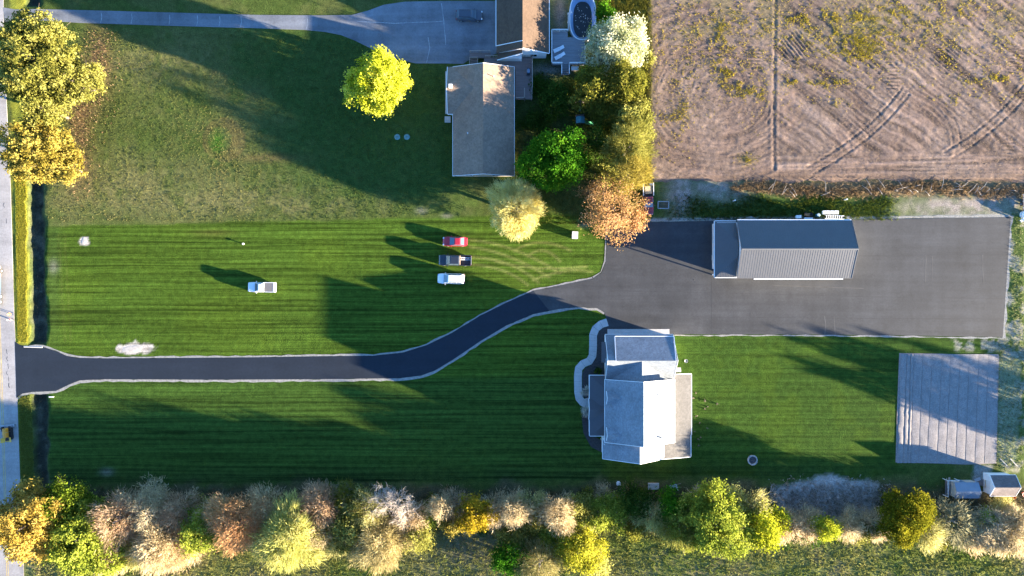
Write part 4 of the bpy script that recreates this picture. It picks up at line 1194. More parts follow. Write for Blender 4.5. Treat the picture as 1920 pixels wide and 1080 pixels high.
def bare_tree(label, px, py, rpx, h, bark, group=None, seed=1, lean=(0, 0), fuzz=None, levels=4, name='bare_tree', fz=.5, tr=.032):
    r = np.random.default_rng(seed)
    z = h * .6
    x, y, _ = W(px, py, z)
    rad = rpx * .1 * (CAMH - z) / CAMH
    base = (x + lean[0], y + lean[1], 0)
    root = Thing(name, label, 'tree', base, 0, group)
    tm = MB(); tw = MB(); tips = []
    def grow(p, d, ln, rd, lev):
        q = p + d * ln * .5 + r.normal(size=3) * ln * .05; e = q + (d + r.normal(size=3) * .12) * ln * .5
        (tm if lev <= 1 else tw).tube([p, q, e], [rd, rd * .8, rd * .5], 6 if lev == 0 else (4 if lev < 3 else 3), cap=False)
        if lev >= levels:
            tips.append((e, d)); return
        nch = [6, 6, 5, 4, 3][lev]
        for i in range(nch):
            t = .35 + .65 * (i + r.random()) / nch
            s = p + (q - p) * min(1, t * 2) if t < .5 else q + (e - q) * (t * 2 - 1)
            o = r.normal(size=3); o -= d * o.dot(d); o /= np.linalg.norm(o)
            nd = d * r.uniform(.45, .8) + o * r.uniform(.55, .95) * (1.0 if lev else 1.1)
            nd[2] += .12; nd /= np.linalg.norm(nd)
            grow(s, nd, ln * r.uniform(.52, .72), rd * r.uniform(.50, .62), lev + 1)
    d0 = np.array([-lean[0] * .12, -lean[1] * .12, 1.0]); d0 /= np.linalg.norm(d0)
    for k in range(2 if rad > 3 else 1):
        dd = d0 + r.normal(size=3) * np.array([.22, .22, 0]) * k; dd /= np.linalg.norm(dd)
        grow(np.array(base) - np.array([0, 0, .1]), dd, h * .52, .03 + rad * tr, 0)
    # fit the spread of the twigs to the crown radius
    for mb in (tm, tw):
        a = np.array(mb.v)
        if len(a):
            f = np.array([x, y]); s = np.clip((a[:, 2] / h), 0, 1)[:, None]
            ext = np.percentile(np.hypot(a[:, 0] - base[0], a[:, 1] - base[1]), 97) if mb is tw else None
            if mb is tw: sc = rad / max(ext, .1)
            mb.v = a
    sc = rad / max(np.percentile(np.hypot(tw.v[:, 0] - base[0], tw.v[:, 1] - base[1]), 97), .1)
    for mb in (tm, tw):
        mb.v[:, 0] = base[0] + (mb.v[:, 0] - base[0]) * sc; mb.v[:, 1] = base[1] + (mb.v[:, 1] - base[1]) * sc
        mb.v[:, 2] = np.minimum(mb.v[:, 2], h * 1.05)
        mb.v = [tuple(q) for q in mb.v]
    root.world('trunk', tm, bark, smooth=True)
    root.world('twigs', tw, bark)
    if fuzz is not None and tips:
        T = np.array([t[0] for t in tips]); T[:, :2] = np.array(base[:2]) + (T[:, :2] - np.array(base[:2])) * sc
        k = 7
        P = np.repeat(T, k, 0) + r.normal(size=(len(T) * k, 3)) * .28
        D = np.repeat(np.array([t[1] for t in tips]), k, 0) + r.normal(size=P.shape) * .6
        V, F, c = spike_quads(P, D, fz * r.uniform(.6, 1.4, len(P)), .035 * r.uniform(.6, 1.4, len(P)), r, palette(fuzz, r.random(len(P)), r))
        mesh_np('crown', V, F, LEAF, c, parent=root.e, loc=base)
    return root

# colours of leaves (reflectance), light and dark of each kind
HG = 'trees of the southern hedgerow'
GOLD = [(.11, .088, .014), (.225, .18, .034), (.34, .28, .07)]
OLIVEGOLD = [(.08, .085, .016), (.20, .195, .042), (.33, .315, .09)]
OAK = [(.062, .066, .012), (.175, .17, .036), (.30, .285, .078)]
LIME = [(.095, .125, .018), (.195, .23, .028), (.32, .335, .055)]
MAPLE = [(.24, .27, .012), (.42, .43, .03), (.56, .53, .09)]
GREEN = [(.020, .075, .006), (.045, .145, .008), (.10, .21, .014)]
OLIVE = [(.055, .065, .012), (.12, .12, .018), (.21, .195, .035)]
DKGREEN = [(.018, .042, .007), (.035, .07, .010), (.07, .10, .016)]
TANC = [(.27, .21, .115), (.42, .335, .195), (.56, .46, .29)]
PINKTAN = [(.25, .165, .10), (.39, .265, .16), (.50, .38, .24)]
ORANGE = [(.13, .115, .03), (.33, .185, .075), (.45, .27, .14)]
WHITEB = [(.20, .225, .09), (.46, .46, .27), (.64, .60, .42)]
PALEY = [(.42, .36, .11), (.55, .48, .18), (.65, .58, .29)]
PALELIME = [(.20, .21, .05), (.34, .33, .09), (.46, .42, .17)]

# ---- trees along the road at the north-west corner
tree('broadleaf_tree', 'huge spreading yellow-green tree overhanging the road by the old driveway', 62, 110, 92, 14.5, OAK, lob=12, dens=6.0, leaf=.24, per=62, spread=.36, seed=11, flat=.9)
tree('broadleaf_tree', 'smaller yellow-green tree crowding the east side of the huge roadside tree', 138, 152, 46, 10, OAK, lob=7, dens=6.5, leaf=.23, per=54, spread=.35, seed=12)
tree('broadleaf_tree', 'golden spreading tree at the north end of the yellow verge', 62, 285, 62, 11.5, GOLD, lob=10, dens=6.2, leaf=.24, per=60, spread=.36, seed=13, flat=.9)
tree('broadleaf_tree', 'small golden tree leaning over the field edge beside the roadside ditch', 118, 312, 42, 8.5, GOLD, lob=7, dens=6.5, leaf=.23, per=54, spread=.35, seed=14)
tree('broadleaf_tree', 'pale green tree between the two big roadside crowns', 85, 205, 42, 10, OAK, lob=6, dens=8, leaf=.24, per=44, seed=15)
# ---- trees round the ranch house
tree('maple_tree', 'glowing yellow-green round maple beside the old driveway', 709, 158, 64, 10.0, MAPLE, lob=9, dens=10, leaf=.24, per=50, spread=.40, seed=21, flat=1.0)
tree('broadleaf_tree', 'bright green bushy tree behind the ranch house', 1042, 297, 64, 10.5, GREEN, lob=9, dens=10, leaf=.26, per=48, spread=.42, seed=22)
tree('willow_tree', 'pale yellow round willow on the lawn edge', 969, 392, 52, 6.8, PALEY, style='spike', lob=16, dens=26, leaf=.46, per=46, spread=.34, seed=23, bark=PALEBARK, shell=.7, flat=1.15)
tree('blossom_tree', 'white-blossomed tree leaning over the pool deck', 1155, 84, 60, 6.0, WHITEB, lob=9, dens=9, leaf=.22, per=46, spread=.48, seed=24, flat=.95)
G2 = 'trees between the ranch house and the ploughed field'
tree('broadleaf_tree', 'olive tree just south of the white-blossomed tree', 1172, 160, 46, 7.2, OLIVE, G2, lob=7, dens=8, leaf=.24, per=40, seed=31)
tree('broadleaf_tree', 'dark olive tree between the pool deck and the swing set', 1112, 172, 42, 6.8, OLIVE, G2, lob=7, dens=7, leaf=.24, per=36, seed=32)
tree('broadleaf_tree', 'yellowish olive tree at the field edge east of the swing set', 1182, 222, 42, 6.8, OLIVEGOLD, G2, lob=7, dens=7.5, leaf=.22, per=38, seed=33)
tree('broadleaf_tree', 'loose olive tree right beside the swing set', 1140, 215, 34, 5.0, OLIVE, G2, lob=6, dens=7, leaf=.22, per=36, seed=38)
tree('willow_tree', 'feathery pale olive tree at the field edge east of the bright green tree', 1178, 278, 46, 8.8, [(.10, .10, .02), (.21, .20, .045), (.32, .30, .085)], G2, style='spike', lob=7, dens=12, leaf=.5, per=42, spread=.42, seed=34)
tree('willow_tree', 'yellow feathery tree just north of the orange tree', 1176, 328, 42, 11.0, GOLD, G2, style='spike', lob=7, dens=14, leaf=.45, per=40, spread=.38, seed=35)
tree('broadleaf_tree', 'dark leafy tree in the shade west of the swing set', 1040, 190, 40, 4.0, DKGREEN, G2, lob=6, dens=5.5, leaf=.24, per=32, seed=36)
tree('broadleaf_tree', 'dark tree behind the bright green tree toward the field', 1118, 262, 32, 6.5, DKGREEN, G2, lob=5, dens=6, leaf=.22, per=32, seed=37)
tree('broadleaf_tree', 'orange-red budding tree overhanging the corner of the asphalt court', 1148, 392, 58, 13.0, ORANGE, lob=11, dens=5.0, leaf=.18, per=40, spread=.55, seed=41)
tree('broadleaf_tree', 'small orange tree hanging over the red flatbed truck', 1190, 412, 24, 9.0, ORANGE, lob=5, dens=10, leaf=.2, per=36, spread=.32, seed=42)
tree('broadleaf_tree', 'thin brownish tree beside the pale yellow willow', 1112, 362, 28, 8.5, [(.12, .07, .03), (.20, .12, .05), (.26, .17, .07)], lob=5, dens=6, leaf=.2, per=30, seed=43)

# ---- the southern hedgerow
HG = 'trees of the southern hedgerow'
tree('broadleaf_tree', 'gold-leaved tree overhanging the road at the hedgerow corner', 52, 985, 62, 11.5, [(.17, .12, .02), (.32, .225, .045), (.42, .32, .09)], HG, lob=8, dens=8.5, leaf=.24, per=44, seed=51)
tree('broadleaf_tree', 'big lime-green tree beside the gold tree at the hedgerow corner', 152, 1008, 72, 9.0, LIME, HG, lob=9, dens=8.5, leaf=.25, per=46, seed=52)
tree('broadleaf_tree', 'green tree tucked behind the big lime-green one by the ditch', 118, 945, 42, 8.5, [(.035, .07, .008), (.09, .13, .012), (.17, .19, .02)], HG, lob=6, dens=8, leaf=.23, per=40, seed=53)
tree('brush_tree', 'pinkish tan leafless tree next to the big lime-green tree', 222, 975, 42, 8.0, PINKTAN, HG, style='spike', lob=7, dens=10, leaf=.55, per=40, spread=.5, seed=54, bark=PALEBARK)
bare_tree('pale bare tree with a leaning forked trunk next to the pinkish tan one', 275, 945, 44, 9.0, PALEBARK, HG, seed=55, fuzz=TANC, lean=(-1.0, -1.5))
tree('brush_tree', 'pale cream leafless tree spilling over the meadow', 298, 1022, 44, 7.5, TANC, HG, style='spike', lob=7, dens=12, leaf=.55, per=42, spread=.45, seed=56, bark=PALEBARK)
tree('broadleaf_tree', 'slender lime tree between the cream tree and the orange one', 375, 995, 34, 7.5, LIME, HG, lob=6, dens=9, leaf=.22, per=42, seed=57)
tree('brush_tree', 'rusty orange budding tree of the hedgerow', 450, 985, 54, 9.0, [(.30, .15, .06), (.46, .25, .11), (.55, .36, .19)], HG, style='spike', lob=8, dens=11, leaf=.5, per=42, spread=.5, seed=58)
tree('willow_tree', 'drooping pale lime willow next to the rusty orange tree', 545, 1005, 56, 9.5, PALELIME, HG, style='droop', lob=7, dens=9, leaf=.75, per=46, spread=.5, seed=59, bark=PALEBARK)
tree('brush_tree', 'greyish tan brushy tree beside the drooping willow', 598, 1000, 30, 7.0, TANC, HG, style='spike', lob=5, dens=12, leaf=.5, per=40, spread=.4, seed=60, bark=PALEBARK)
tree('broadleaf_tree', 'mustard yellow bushy tree between tan leafless trees', 655, 985, 38, 6.5, OLIVEGOLD, HG, lob=6, dens=8, leaf=.22, per=38, seed=61)
bare_tree('small grey bare tree behind the mustard yellow bush', 650, 940, 36, 6.5, GREYBARK, HG, seed=62, fuzz=OLIVE)
tree('brush_tree', 'broad cream tan tree reaching over the dark meadow corner', 712, 1018, 46, 7.5, [(.22, .18, .075), (.34, .28, .13), (.46, .39, .20)], HG, style='spike', lob=8, dens=12, leaf=.55, per=44, spread=.48, seed=63, bark=PALEBARK)
bare_tree('large silvery bare tree with pale forked limbs', 742, 955, 52, 10.0, M('silver_bark', (.44, .37, .30), .9, var=.2), HG, seed=64, levels=4, tr=.022)
tree('broadleaf_tree', 'olive bush beside the silvery bare tree', 785, 1005, 28, 5.5, OLIVEGOLD, HG, lob=5, dens=9, leaf=.2, per=36, seed=65)
tree('broadleaf_tree', 'small bright green shrub tree in front of a tan column', 808, 972, 16, 4.5, LIME, HG, lob=4, dens=14, leaf=.2, per=34, seed=66)
tree('brush_tree', 'narrow upright tan tree of the hedgerow', 828, 950, 22, 6.5, TANC, HG, style='spike', lob=4, dens=16, leaf=.5, per=40, spread=.35, seed=67, bark=PALEBARK)
tree('broadleaf_tree', 'brownish gold bush next to the round golden one', 850, 982, 20, 4.5, GOLD, HG, lob=4, dens=11, leaf=.2, per=36, seed=68)
tree('broadleaf_tree', 'round golden tree with a dense crown', 893, 962, 32, 6.5, [(.14, .105, .008), (.27, .20, .015), (.36, .27, .03)], HG, lob=6, dens=12, leaf=.2, per=44, spread=.34, seed=69)
tree('brush_tree', 'cream brushy tree next to the round golden tree', 962, 958, 28, 6.5, TANC, HG, style='spike', lob=5, dens=15, leaf=.5, per=42, spread=.4, seed=70, bark=PALEBARK)
tree('broadleaf_tree', 'rusty yellow bush between two cream trees', 1003, 975, 20, 4.5, GOLD, HG, lob=4, dens=10, leaf=.2, per=34, seed=71)
tree('brush_tree', 'cream brushy tree with green undergrowth', 1048, 962, 34, 6.0, TANC, HG, style='spike', lob=6, dens=12, leaf=.5, per=40, spread=.42, seed=72, bark=PALEBARK)
tree('broadleaf_tree', 'low lime bush by the mown corner of the meadow', 1122, 965, 34, 4.2, LIME, HG, lob=6, dens=9, leaf=.2, per=38, seed=73)
tree('broadleaf_tree', 'dark green bush opposite the gable of the grey-roofed house', 1192, 940, 32, 4.0, DKGREEN, HG, lob=6, dens=8, leaf=.22, per=36, seed=74)
tree('broadleaf_tree', 'green bush at the start of the dense lime clump', 1255, 948, 26, 4.5, GREEN, HG, lob=5, dens=8, leaf=.22, per=36, seed=75)
tree('broadleaf_tree', 'green bush standing in the meadow at the dark corner', 950, 1048, 30, 4.5, GREEN, HG, lob=5, dens=8, leaf=.22, per=38, seed=76)
tree('brush_tree', 'olive tan thicket standing out in the meadow', 1012, 1058, 44, 5.0, [(.12, .11, .04), (.24, .21, .08), (.34, .29, .13)], HG, style='spike', lob=7, dens=9, leaf=.5, per=36, spread=.5, seed=77, bark=PALEBARK)
tree('broadleaf_tree', 'bright lemon tree at the east end of the meadow thicket', 1086, 1032, 38, 6.0, [(.14, .15, .012), (.28, .27, .02), (.40, .36, .06)], HG, lob=6, dens=10, leaf=.2, per=42, seed=78)
tree('broadleaf_tree', 'small lime sapling north of the meadow thicket', 1028, 995, 18, 3.8, LIME, HG, lob=4, dens=9, leaf=.2, per=30, seed=79)
tree('brush_tree', 'pale olive brush on the west side of the dense lime clump', 1272, 992, 34, 5.5, OLIVEGOLD, HG, style='spike', lob=6, dens=11, leaf=.5, per=38, spread=.45, seed=80, bark=PALEBARK)
tree('broadleaf_tree', 'tall lime tree, largest of the eastern hedgerow clump', 1338, 978, 56, 9.0, LIME, HG, lob=9, dens=9, leaf=.24, per=46, seed=81)
tree('broadleaf_tree', 'yellow-lime tree at the east end of the dense clump', 1432, 988, 36, 7.0, [(.11, .15, .012), (.25, .27, .016), (.37, .36, .03)], HG, lob=6, dens=10, leaf=.22, per=44, seed=82)
tree('broadleaf_tree', 'loose lime tree between the two larger lime crowns', 1385, 992, 32, 6.5, LIME, HG, lob=6, dens=7, leaf=.22, per=40, seed=83)
bare_tree('thin grey bare sapling above the yellow-lime tree', 1437, 930, 26, 5.0, GREYBARK, HG, seed=84, levels=3)
tree('broadleaf_tree', 'narrow lemon-green bush south of the debris heap', 1550, 992, 22, 5.5, [(.12, .16, .012), (.26, .28, .02), (.36, .35, .04)], HG, lob=4, dens=12, leaf=.2, per=40, seed=85)
tree('brush_tree', 'cream brush clump south of the debris heap', 1592, 985, 24, 4.0, TANC, HG, style='spike', lob=5, dens=13, leaf=.45, per=38, spread=.35, seed=86, bark=PALEBARK)
tree('broadleaf_tree', 'rounded olive evergreen standing alone by the debris heap', 1697, 968, 48, 8.0, [(.060, .066, .006), (.105, .105, .008), (.19, .165, .014)], HG, lob=8, dens=13, leaf=.2, per=46, spread=.36, seed=87)
tree('brush_tree', 'greyish green brushy tree south of the blue-roofed shed', 1790, 978, 42, 3.6, [(.13, .12, .06), (.24, .22, .12), (.34, .31, .19)], HG, style='spike', lob=7, dens=9, leaf=.5, per=36, spread=.48, seed=88, bark=PALEBARK)
bare_tree('sprawling bare tree with a fallen limb south of the sheds', 1850, 988, 44, 4.0, PALEBARK, HG, seed=89, fuzz=TANC)
tree('brush_tree', 'pale cream brushy tree south of the white-walled shed', 1908, 1005, 44, 4.2, TANC, HG, style='spike', lob=7, dens=11, leaf=.5, per=40, spread=.45, seed=90, bark=PALEBARK)
PEACH = [(.32, .23, .125), (.48, .36, .21), (.60, .48, .31)]
PALEOL = [(.20, .19, .06), (.36, .335, .12), (.50, .455, .21)]
FILL = ((205, 1030, 34, 6.0, PEACH, 'peach', 'spike'), (250, 1035, 30, 5.5, PALEOL, 'pale olive', 'spike'), (335, 960, 34, 7.0, PINKTAN, 'pinkish brown', 'spike'), (345, 1025, 30, 5.5, PEACH, 'peach', 'spike'), (405, 965, 30, 7.0, PEACH, 'peach', 'spike'),
        (500, 960, 34, 7.5, PEACH, 'peach', 'spike'), (505, 1010, 28, 6.0, PALEOL, 'pale olive', 'spike'), (600, 955, 34, 7.5, PINKTAN, 'pinkish brown', 'spike'), (625, 1010, 26, 5.5, PALEOL, 'pale olive', 'spike'), (690, 960, 32, 7.0, PALEOL, 'pale olive', 'spike'),
        (670, 1010, 26, 5.0, OLIVEGOLD, 'mustard', 'leaf'), (770, 975, 28, 6.0, PEACH, 'peach', 'spike'), (860, 948, 24, 5.5, PINKTAN, 'pinkish brown', 'spike'), (925, 960, 24, 5.5, PEACH, 'peach', 'spike'), (995, 948, 22, 5.0, PALEOL, 'pale olive', 'spike'),
        (1085, 955, 26, 5.0, OLIVEGOLD, 'mustard', 'leaf'), (1075, 985, 26, 4.2, PALELIME, 'pale lime', 'leaf'), (1155, 958, 28, 4.2, LIME, 'lime', 'leaf'), (1225, 965, 28, 4.5, PALEOL, 'pale olive', 'spike'), (1300, 1000, 28, 5.5, LIME, 'lime', 'leaf'),
        (1370, 945, 26, 5.5, PALELIME, 'pale lime', 'leaf'), (1410, 950, 26, 5.5, PALEOL, 'pale olive', 'spike'), (1480, 985, 26, 4.5, PEACH, 'peach', 'spike'), (1515, 985, 24, 4.0, PEACH, 'peach', 'spike'), (1640, 980, 24, 4.2, PEACH, 'peach', 'spike'),
        (1740, 1000, 28, 4.5, PALEOL, 'pale olive', 'spike'), (1825, 1000, 30, 2.8, PEACH, 'peach', 'spike'), (1875, 966, 26, 2.4, PALEOL, 'pale olive', 'spike'), (960, 1000, 24, 4.0, OLIVEGOLD, 'mustard', 'leaf'), (1050, 1015, 26, 4.0, LIME, 'lime', 'leaf'), (1110, 1060, 26, 3.8, PALELIME, 'pale lime', 'leaf'))
for i, (px, py, rp, h, pal, nm, sty) in enumerate(FILL):
    tree('brush_tree' if sty == 'spike' else 'broadleaf_tree', 'half-grown %s tree filling a gap in the southern hedgerow' % nm, px, py, rp * 1.28, h, pal, 'half-grown %s trees of the hedgerow' % nm, style=sty, lob=6, dens=11 if sty == 'spike' else 9, leaf=.5 if sty == 'spike' else .21, per=38, spread=.46, seed=700 + i, bark=PALEBARK)
# the hedgerow goes on to the east, past the sheds
for i, (px, py, rp, h, pal) in enumerate(((2140, 840, 22, 9.5, OLIVE), (2205, 905, 20, 10.5, GREEN), (2310, 872, 28, 12.0, OLIVE), (2420, 965, 34, 12.5, LIME), (2520, 905, 26, 13.0, OLIVE), (2600, 1010, 34, 13.0, GREEN), (2330, 800, 18, 6.5, LIME), (2040, 815, 9, 4.0, OLIVE))):
    tree('broadleaf_tree', 'leafy tree where the hedgerow runs on beyond the sheds', px, py, rp, h, pal, HG + ' east of the sheds', lob=6, dens=4, leaf=.36, per=26, seed=200 + i)

# undergrowth of the hedgerow: low shrubs that close the line
SG = 'low shrubs under the hedgerow'
rs = np.random.default_rng(99)
SHRUBS = [(OLIVE, 'olive'), (DKGREEN, 'dark green'), (OLIVEGOLD, 'mustard yellow'), (TANC, 'dry tan'), (PINKTAN, 'dry pinkish brown'), (LIME, 'lime green')]
for i in range(84):
    px = 95 + i * 22 + rs.uniform(-10, 10); py = 950 + rs.uniform(-22, 48)
    if 1450 < px < 1660 and py < 985: py = 990 + rs.uniform(0, 15)
    if 1770 < px: py = max(py, 972)
    k = int(rs.choice(6, p=[.2, .12, .18, .25, .15, .10]))
    sty = 'spike' if k in (3, 4) else 'leaf'
    tree('shrub', 'low %s shrub filling the southern hedgerow between the taller trees' % SHRUBS[k][1], px, py, rs.uniform(15, 26), rs.uniform(1.8, 4.2), SHRUBS[k][0], 'low %s shrubs under the hedgerow' % SHRUBS[k][1], style=sty, lob=4, dens=9, leaf=.2 if sty == 'leaf' else .45, per=26, spread=.36, seed=300 + i, cat='shrub')
# shrubs behind the ranch house
for i, (px, py, rp, h, pal) in enumerate(((1010, 160, 20, 1.8, DKGREEN), (1000, 225, 22, 2.0, DKGREEN), (1062, 160, 20, 2.2, OLIVE), (1100, 140, 22, 2.6, LIME), (1132, 120, 20, 2.5, OLIVE), (1128, 60, 22, 2.6, LIME), (1135, 25, 20, 2.0, GREEN), (1098, 300, 18, 2.2, DKGREEN), (1020, 250, 18, 2.0, DKGREEN), (1150, 250, 20, 3.5, OLIVE), (1215, 110, 12, 1.6, OLIVEGOLD), (1212, 250, 14, 2.0, OLIVEGOLD), (1140, 330, 20, 3.0, OLIVEGOLD), (1088, 240, 14, 1.5, OLIVE))):
    nm = {id(DKGREEN): 'dark green', id(OLIVE): 'olive', id(LIME): 'lime green', id(GREEN): 'bright green', id(OLIVEGOLD): 'mustard yellow'}[id(pal)]
    tree('shrub', '%s shrub growing between the ranch house and the ploughed field' % nm, px, py, rp, h, pal, '%s shrubs behind the ranch house' % nm, lob=4, dens=10, leaf=.2, per=28, spread=.34, seed=400 + i, cat='shrub')
# planting by the new house
tree('shrub', 'leafy green shrub in the dark bed by the front porch', 1121, 696, 9, 1.2, DKGREEN, None, lob=4, dens=26, leaf=.1, per=34, spread=.14, seed=501, cat='shrub')
for i, (px, py) in enumerate(((1099, 734), (1099, 772))):
    tree('ornamental_grass', ('pale ornamental grass clump on the garage side of the front step' if i == 0 else 'pale ornamental grass clump on the far side of the front step'), px, py, 7, .9, [(.30, .27, .22), (.45, .42, .36), (.6, .56, .5)], None, style='spike', lob=3, dens=60, leaf=.45, per=20, spread=.12, seed=510 + i, cat='plant')
rs = np.random.default_rng(61)
for i in range(15):
    px = 1312 + rs.normal(0, 12); py = 735 + i * 7 + rs.uniform(-4, 4)
    tree('white_flower_clump', 'white-flowering plant in the grass behind the grey-roofed house', px, py, rs.uniform(2.5, 4.5), .45, [(.10, .16, .08), (.45, .48, .44), (.6, .62, .6)], 'white flowers behind the house', lob=3, dens=70, leaf=.08, per=14, spread=.10, seed=520 + i, cat='plant')

# ---- grass tufts, weeds and brush (uncountable)
def tufts(name, P, h, w, blades, pal, r, label, cat, jit=.25, t=None):
    n = len(P)
    Q = np.repeat(P, blades, 0) + np.concatenate([r.normal(size=(n * blades, 2)) * w * 2.2, np.zeros((n * blades, 1))], 1)
    D = np.concatenate([r.normal(size=(n * blades, 2)) * .55, np.ones((n * blades, 1))], 1)
    tt = np.repeat(r.random(n) if t is None else t, blades)
    c = palette(pal, np.clip(tt * .7 + r.random(len(Q)) * .35, 0, 1), r, jit)
    L = np.repeat(h if np.ndim(h) else np.full(n, h), blades) * r.uniform(.6, 1.3, len(Q))
    V, F, c = spike_quads(Q, D, L, np.full(len(Q), w) * r.uniform(.6, 1.4, len(Q)), r, c)
    o = mesh_np(name, V, F, LEAF, c)
    tag(o, label, cat, kind='stuff')
    return o
def scatter(n, x0, x1, y0, y1, r, dens=None):
    px = r.uniform(x0, x1, n); py = r.uniform(y0, y1, n)
    if dens is not None:
        k = r.random(n) < dens(px, py); px, py = px[k], py[k]
    return np.stack([(px - 960) * .1, (540 - py) * .1, np.zeros(len(px))], -1), px, py
r = np.random.default_rng(71)
P, px, py = scatter(34000, -20, 1980, 960, 1100, r, lambda a, b: sstep(960, 1000, b) * (.35 + .65 * fbm(a, b, 22, 81)) * (a > 60))
tufts('meadow_grass', P, .22 + .2 * r.random(len(P)), .04, 4, [(.065, .11, .018), (.16, .17, .045), (.28, .245, .10)], r, 'rough straw and green meadow grass along the hedgerow', 'grass', t=np.clip(fbm(px, py, 60, 82) * 1.7 - .45, 0, 1))
P, px, py = scatter(15000, 20, 60, 330, 642, r, lambda a, b: (a > ditch_x(b) - 38) & (a < ditch_x(b) - 18 + (fbm(a, b, 14, 62) - .5) * 14))
tufts('verge_grass', P, .10, .035, 4, [(.18, .18, .018), (.30, .28, .03), (.44, .38, .07)], r, 'bright yellow-green grass verge between the road and the ditch', 'grass')
P, px, py = scatter(8000, 30, 75, 742, 960, r, lambda a, b: (a > ditch_x(b) - 38) & (a < ditch_x(b) - 14))
tufts('verge_grass', P, .12, .03, 4, [(.08, .11, .02), (.14, .155, .03), (.19, .19, .045)], r, 'shade-darkened green grass verge south of the new driveway mouth', 'grass')  # blades coloured darker for the shade on this stretch
P, px, py = scatter(36000, 90, 850, 50, 415, r, lambda a, b: (.15 + .85 * fbm(a, b, 26, 84)) * inpoly(a, b, [(90, 52), (640, 70), (830, 135), (846, 330), (920, 400), (600, 412), (90, 424)]))
tufts('rough_grass', P, .10 + .08 * r.random(len(P)), .03, 3, [(.05, .085, .016), (.125, .135, .038), (.24, .20, .085)], r, 'unmown patchy grass of the field west of the ranch house', 'grass', t=np.clip(fbm(px, py, 70, 85) * 1.8 - .45, 0, 1) * (1 - .75 * sstep(430, 560, px)))
P, px, py = scatter(1100, 130, 230, 50, 390, r, lambda a, b: np.clip(blob(a, b, 187, 125, 30, 75) + blob(a, b, 152, 225, 26, 60) + .6 * blob(a, b, 148, 330, 24, 45), 0, 1))
tufts('dry_weeds', P, .30, .03, 3, [(.16, .10, .05), (.27, .17, .09), (.36, .25, .14)], r, 'reddish dry weeds at the foot of the roadside trees', 'weeds')
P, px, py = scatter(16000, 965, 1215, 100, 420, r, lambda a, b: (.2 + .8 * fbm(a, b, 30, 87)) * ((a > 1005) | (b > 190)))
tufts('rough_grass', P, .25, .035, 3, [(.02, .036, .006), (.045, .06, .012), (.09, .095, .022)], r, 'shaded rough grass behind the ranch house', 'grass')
P, px, py = scatter(12000, 1120, 1222, -20, 350, r, lambda a, b: np.where(b < 60, 1.0, sstep(1190, 1208, a)))
tufts('field_edge_grass', P, .40, .035, 4, [(.055, .065, .010), (.12, .115, .018), (.20, .17, .04)], r, 'yellow-green grass strip along the west edge of the ploughed field', 'grass')
P, px, py = scatter(9000, 1228, 1690, 364, 413, r, lambda a, b: (.25 + .75 * fbm(a, b, 18, 88)) * sstep(366, 384, b + 8 * np.sin(a * .05)) * sstep(1690, 1650, a) * sstep(1225, 1320, a))
tufts('weeds', P, .32, .035, 4, [(.020, .045, .008), (.055, .080, .012), (.12, .13, .02)], r, 'green weeds between the barn and the field brush', 'weeds')
P, px, py = scatter(9500, 1370, 1985, 332, 378, r, lambda a, b: (.2 + .8 * fbm(a, b, 14, 89)) * np.exp(-((b - 356 - 6 * np.sin(a * .021)) / 10) ** 2))
tufts('dead_brush', P, .55, .03, 4, [(.09, .06, .035), (.18, .12, .065), (.30, .22, .13)], r, 'cut dead brush heaped along the south edge of the ploughed field', 'brush')
# weeds growing in the field
pts = []
for cx, cy, sx, sy, n, ang in ((1358, 130, 16, 5, 160, 45), (1395, 165, 26, 5, 260, 12), (1412, 178, 16, 4, 140, 0), (1348, 70, 4, 16, 90, 0), (1545, 155, 30, 2.5, 150, 0), (1480, 156, 12, 2.5, 60, 0), (1560, 192, 14, 3, 60, 20), (1628, 75, 40, 10, 420, 8), (1620, 100, 24, 12, 240, 0), (1520, 35, 50, 4, 220, -6), (1600, 35, 40, 3, 180, 0), (1690, 20, 80, 10, 300, 0), (1870, 148, 36, 3, 170, -4), (1780, 188, 12, 4, 70, 0), (1280, 205, 4, 20, 110, 0), (1264, 222, 10, 6, 70, 0), (1560, 90, 20, 14, 140, 30), (1330, 90, 60, 40, 200, 0), (1600, 60, 150, 45, 1700, 0), (1820, 50, 90, 45, 900, 0), (1340, 60, 70, 45, 700, 0), (1400, 150, 60, 40, 350, 0), (1270, 180, 25, 60, 250, 0), (1870, 180, 30, 5, 60, 0), (1400, 300, 10, 6, 60, 0)):
    u = r.normal(size=n) * sx; v = r.normal(size=n) * sy; ca, sa = math.cos(R(ang)), math.sin(R(ang))
    pts.append(np.stack([cx + u * ca - v * sa, cy + u * sa + v * ca], -1))
pp = np.concatenate(pts); pp = np.repeat(pp, 2, 0) + r.normal(size=(2 * len(pp), 2)) * np.array([5, 3])
pp = pp[(pp[:, 0] > 1225) & (pp[:, 1] < 330) & (fbm(pp[:, 0], pp[:, 1], 9, 95, 3) + r.normal(size=len(pp)) * .06 > .46)]
P = np.stack([(pp[:, 0] - 960) * .1, (540 - pp[:, 1]) * .1, np.full(len(pp), .12)], -1)
P[:, :2] += r.normal(size=(len(P), 2)) * .12
tufts('field_weeds', P, .18, .045, 3, [(.10, .11, .012), (.34, .27, .014), (.46, .36, .03)], r, 'yellow-flowering weeds in lines across the ploughed field', 'weeds')
# stubble over the tilled soil
P, px, py = scatter(26000, 1222, 1985, -30, 335, r)
P[:, 2] = .11
tufts('crop_residue', P, .13, .022, 2, [(.14, .10, .06), (.24, .18, .12), (.34, .27, .19)], r, 'straw-coloured crop residue scattered over the ploughed soil', 'stubble')
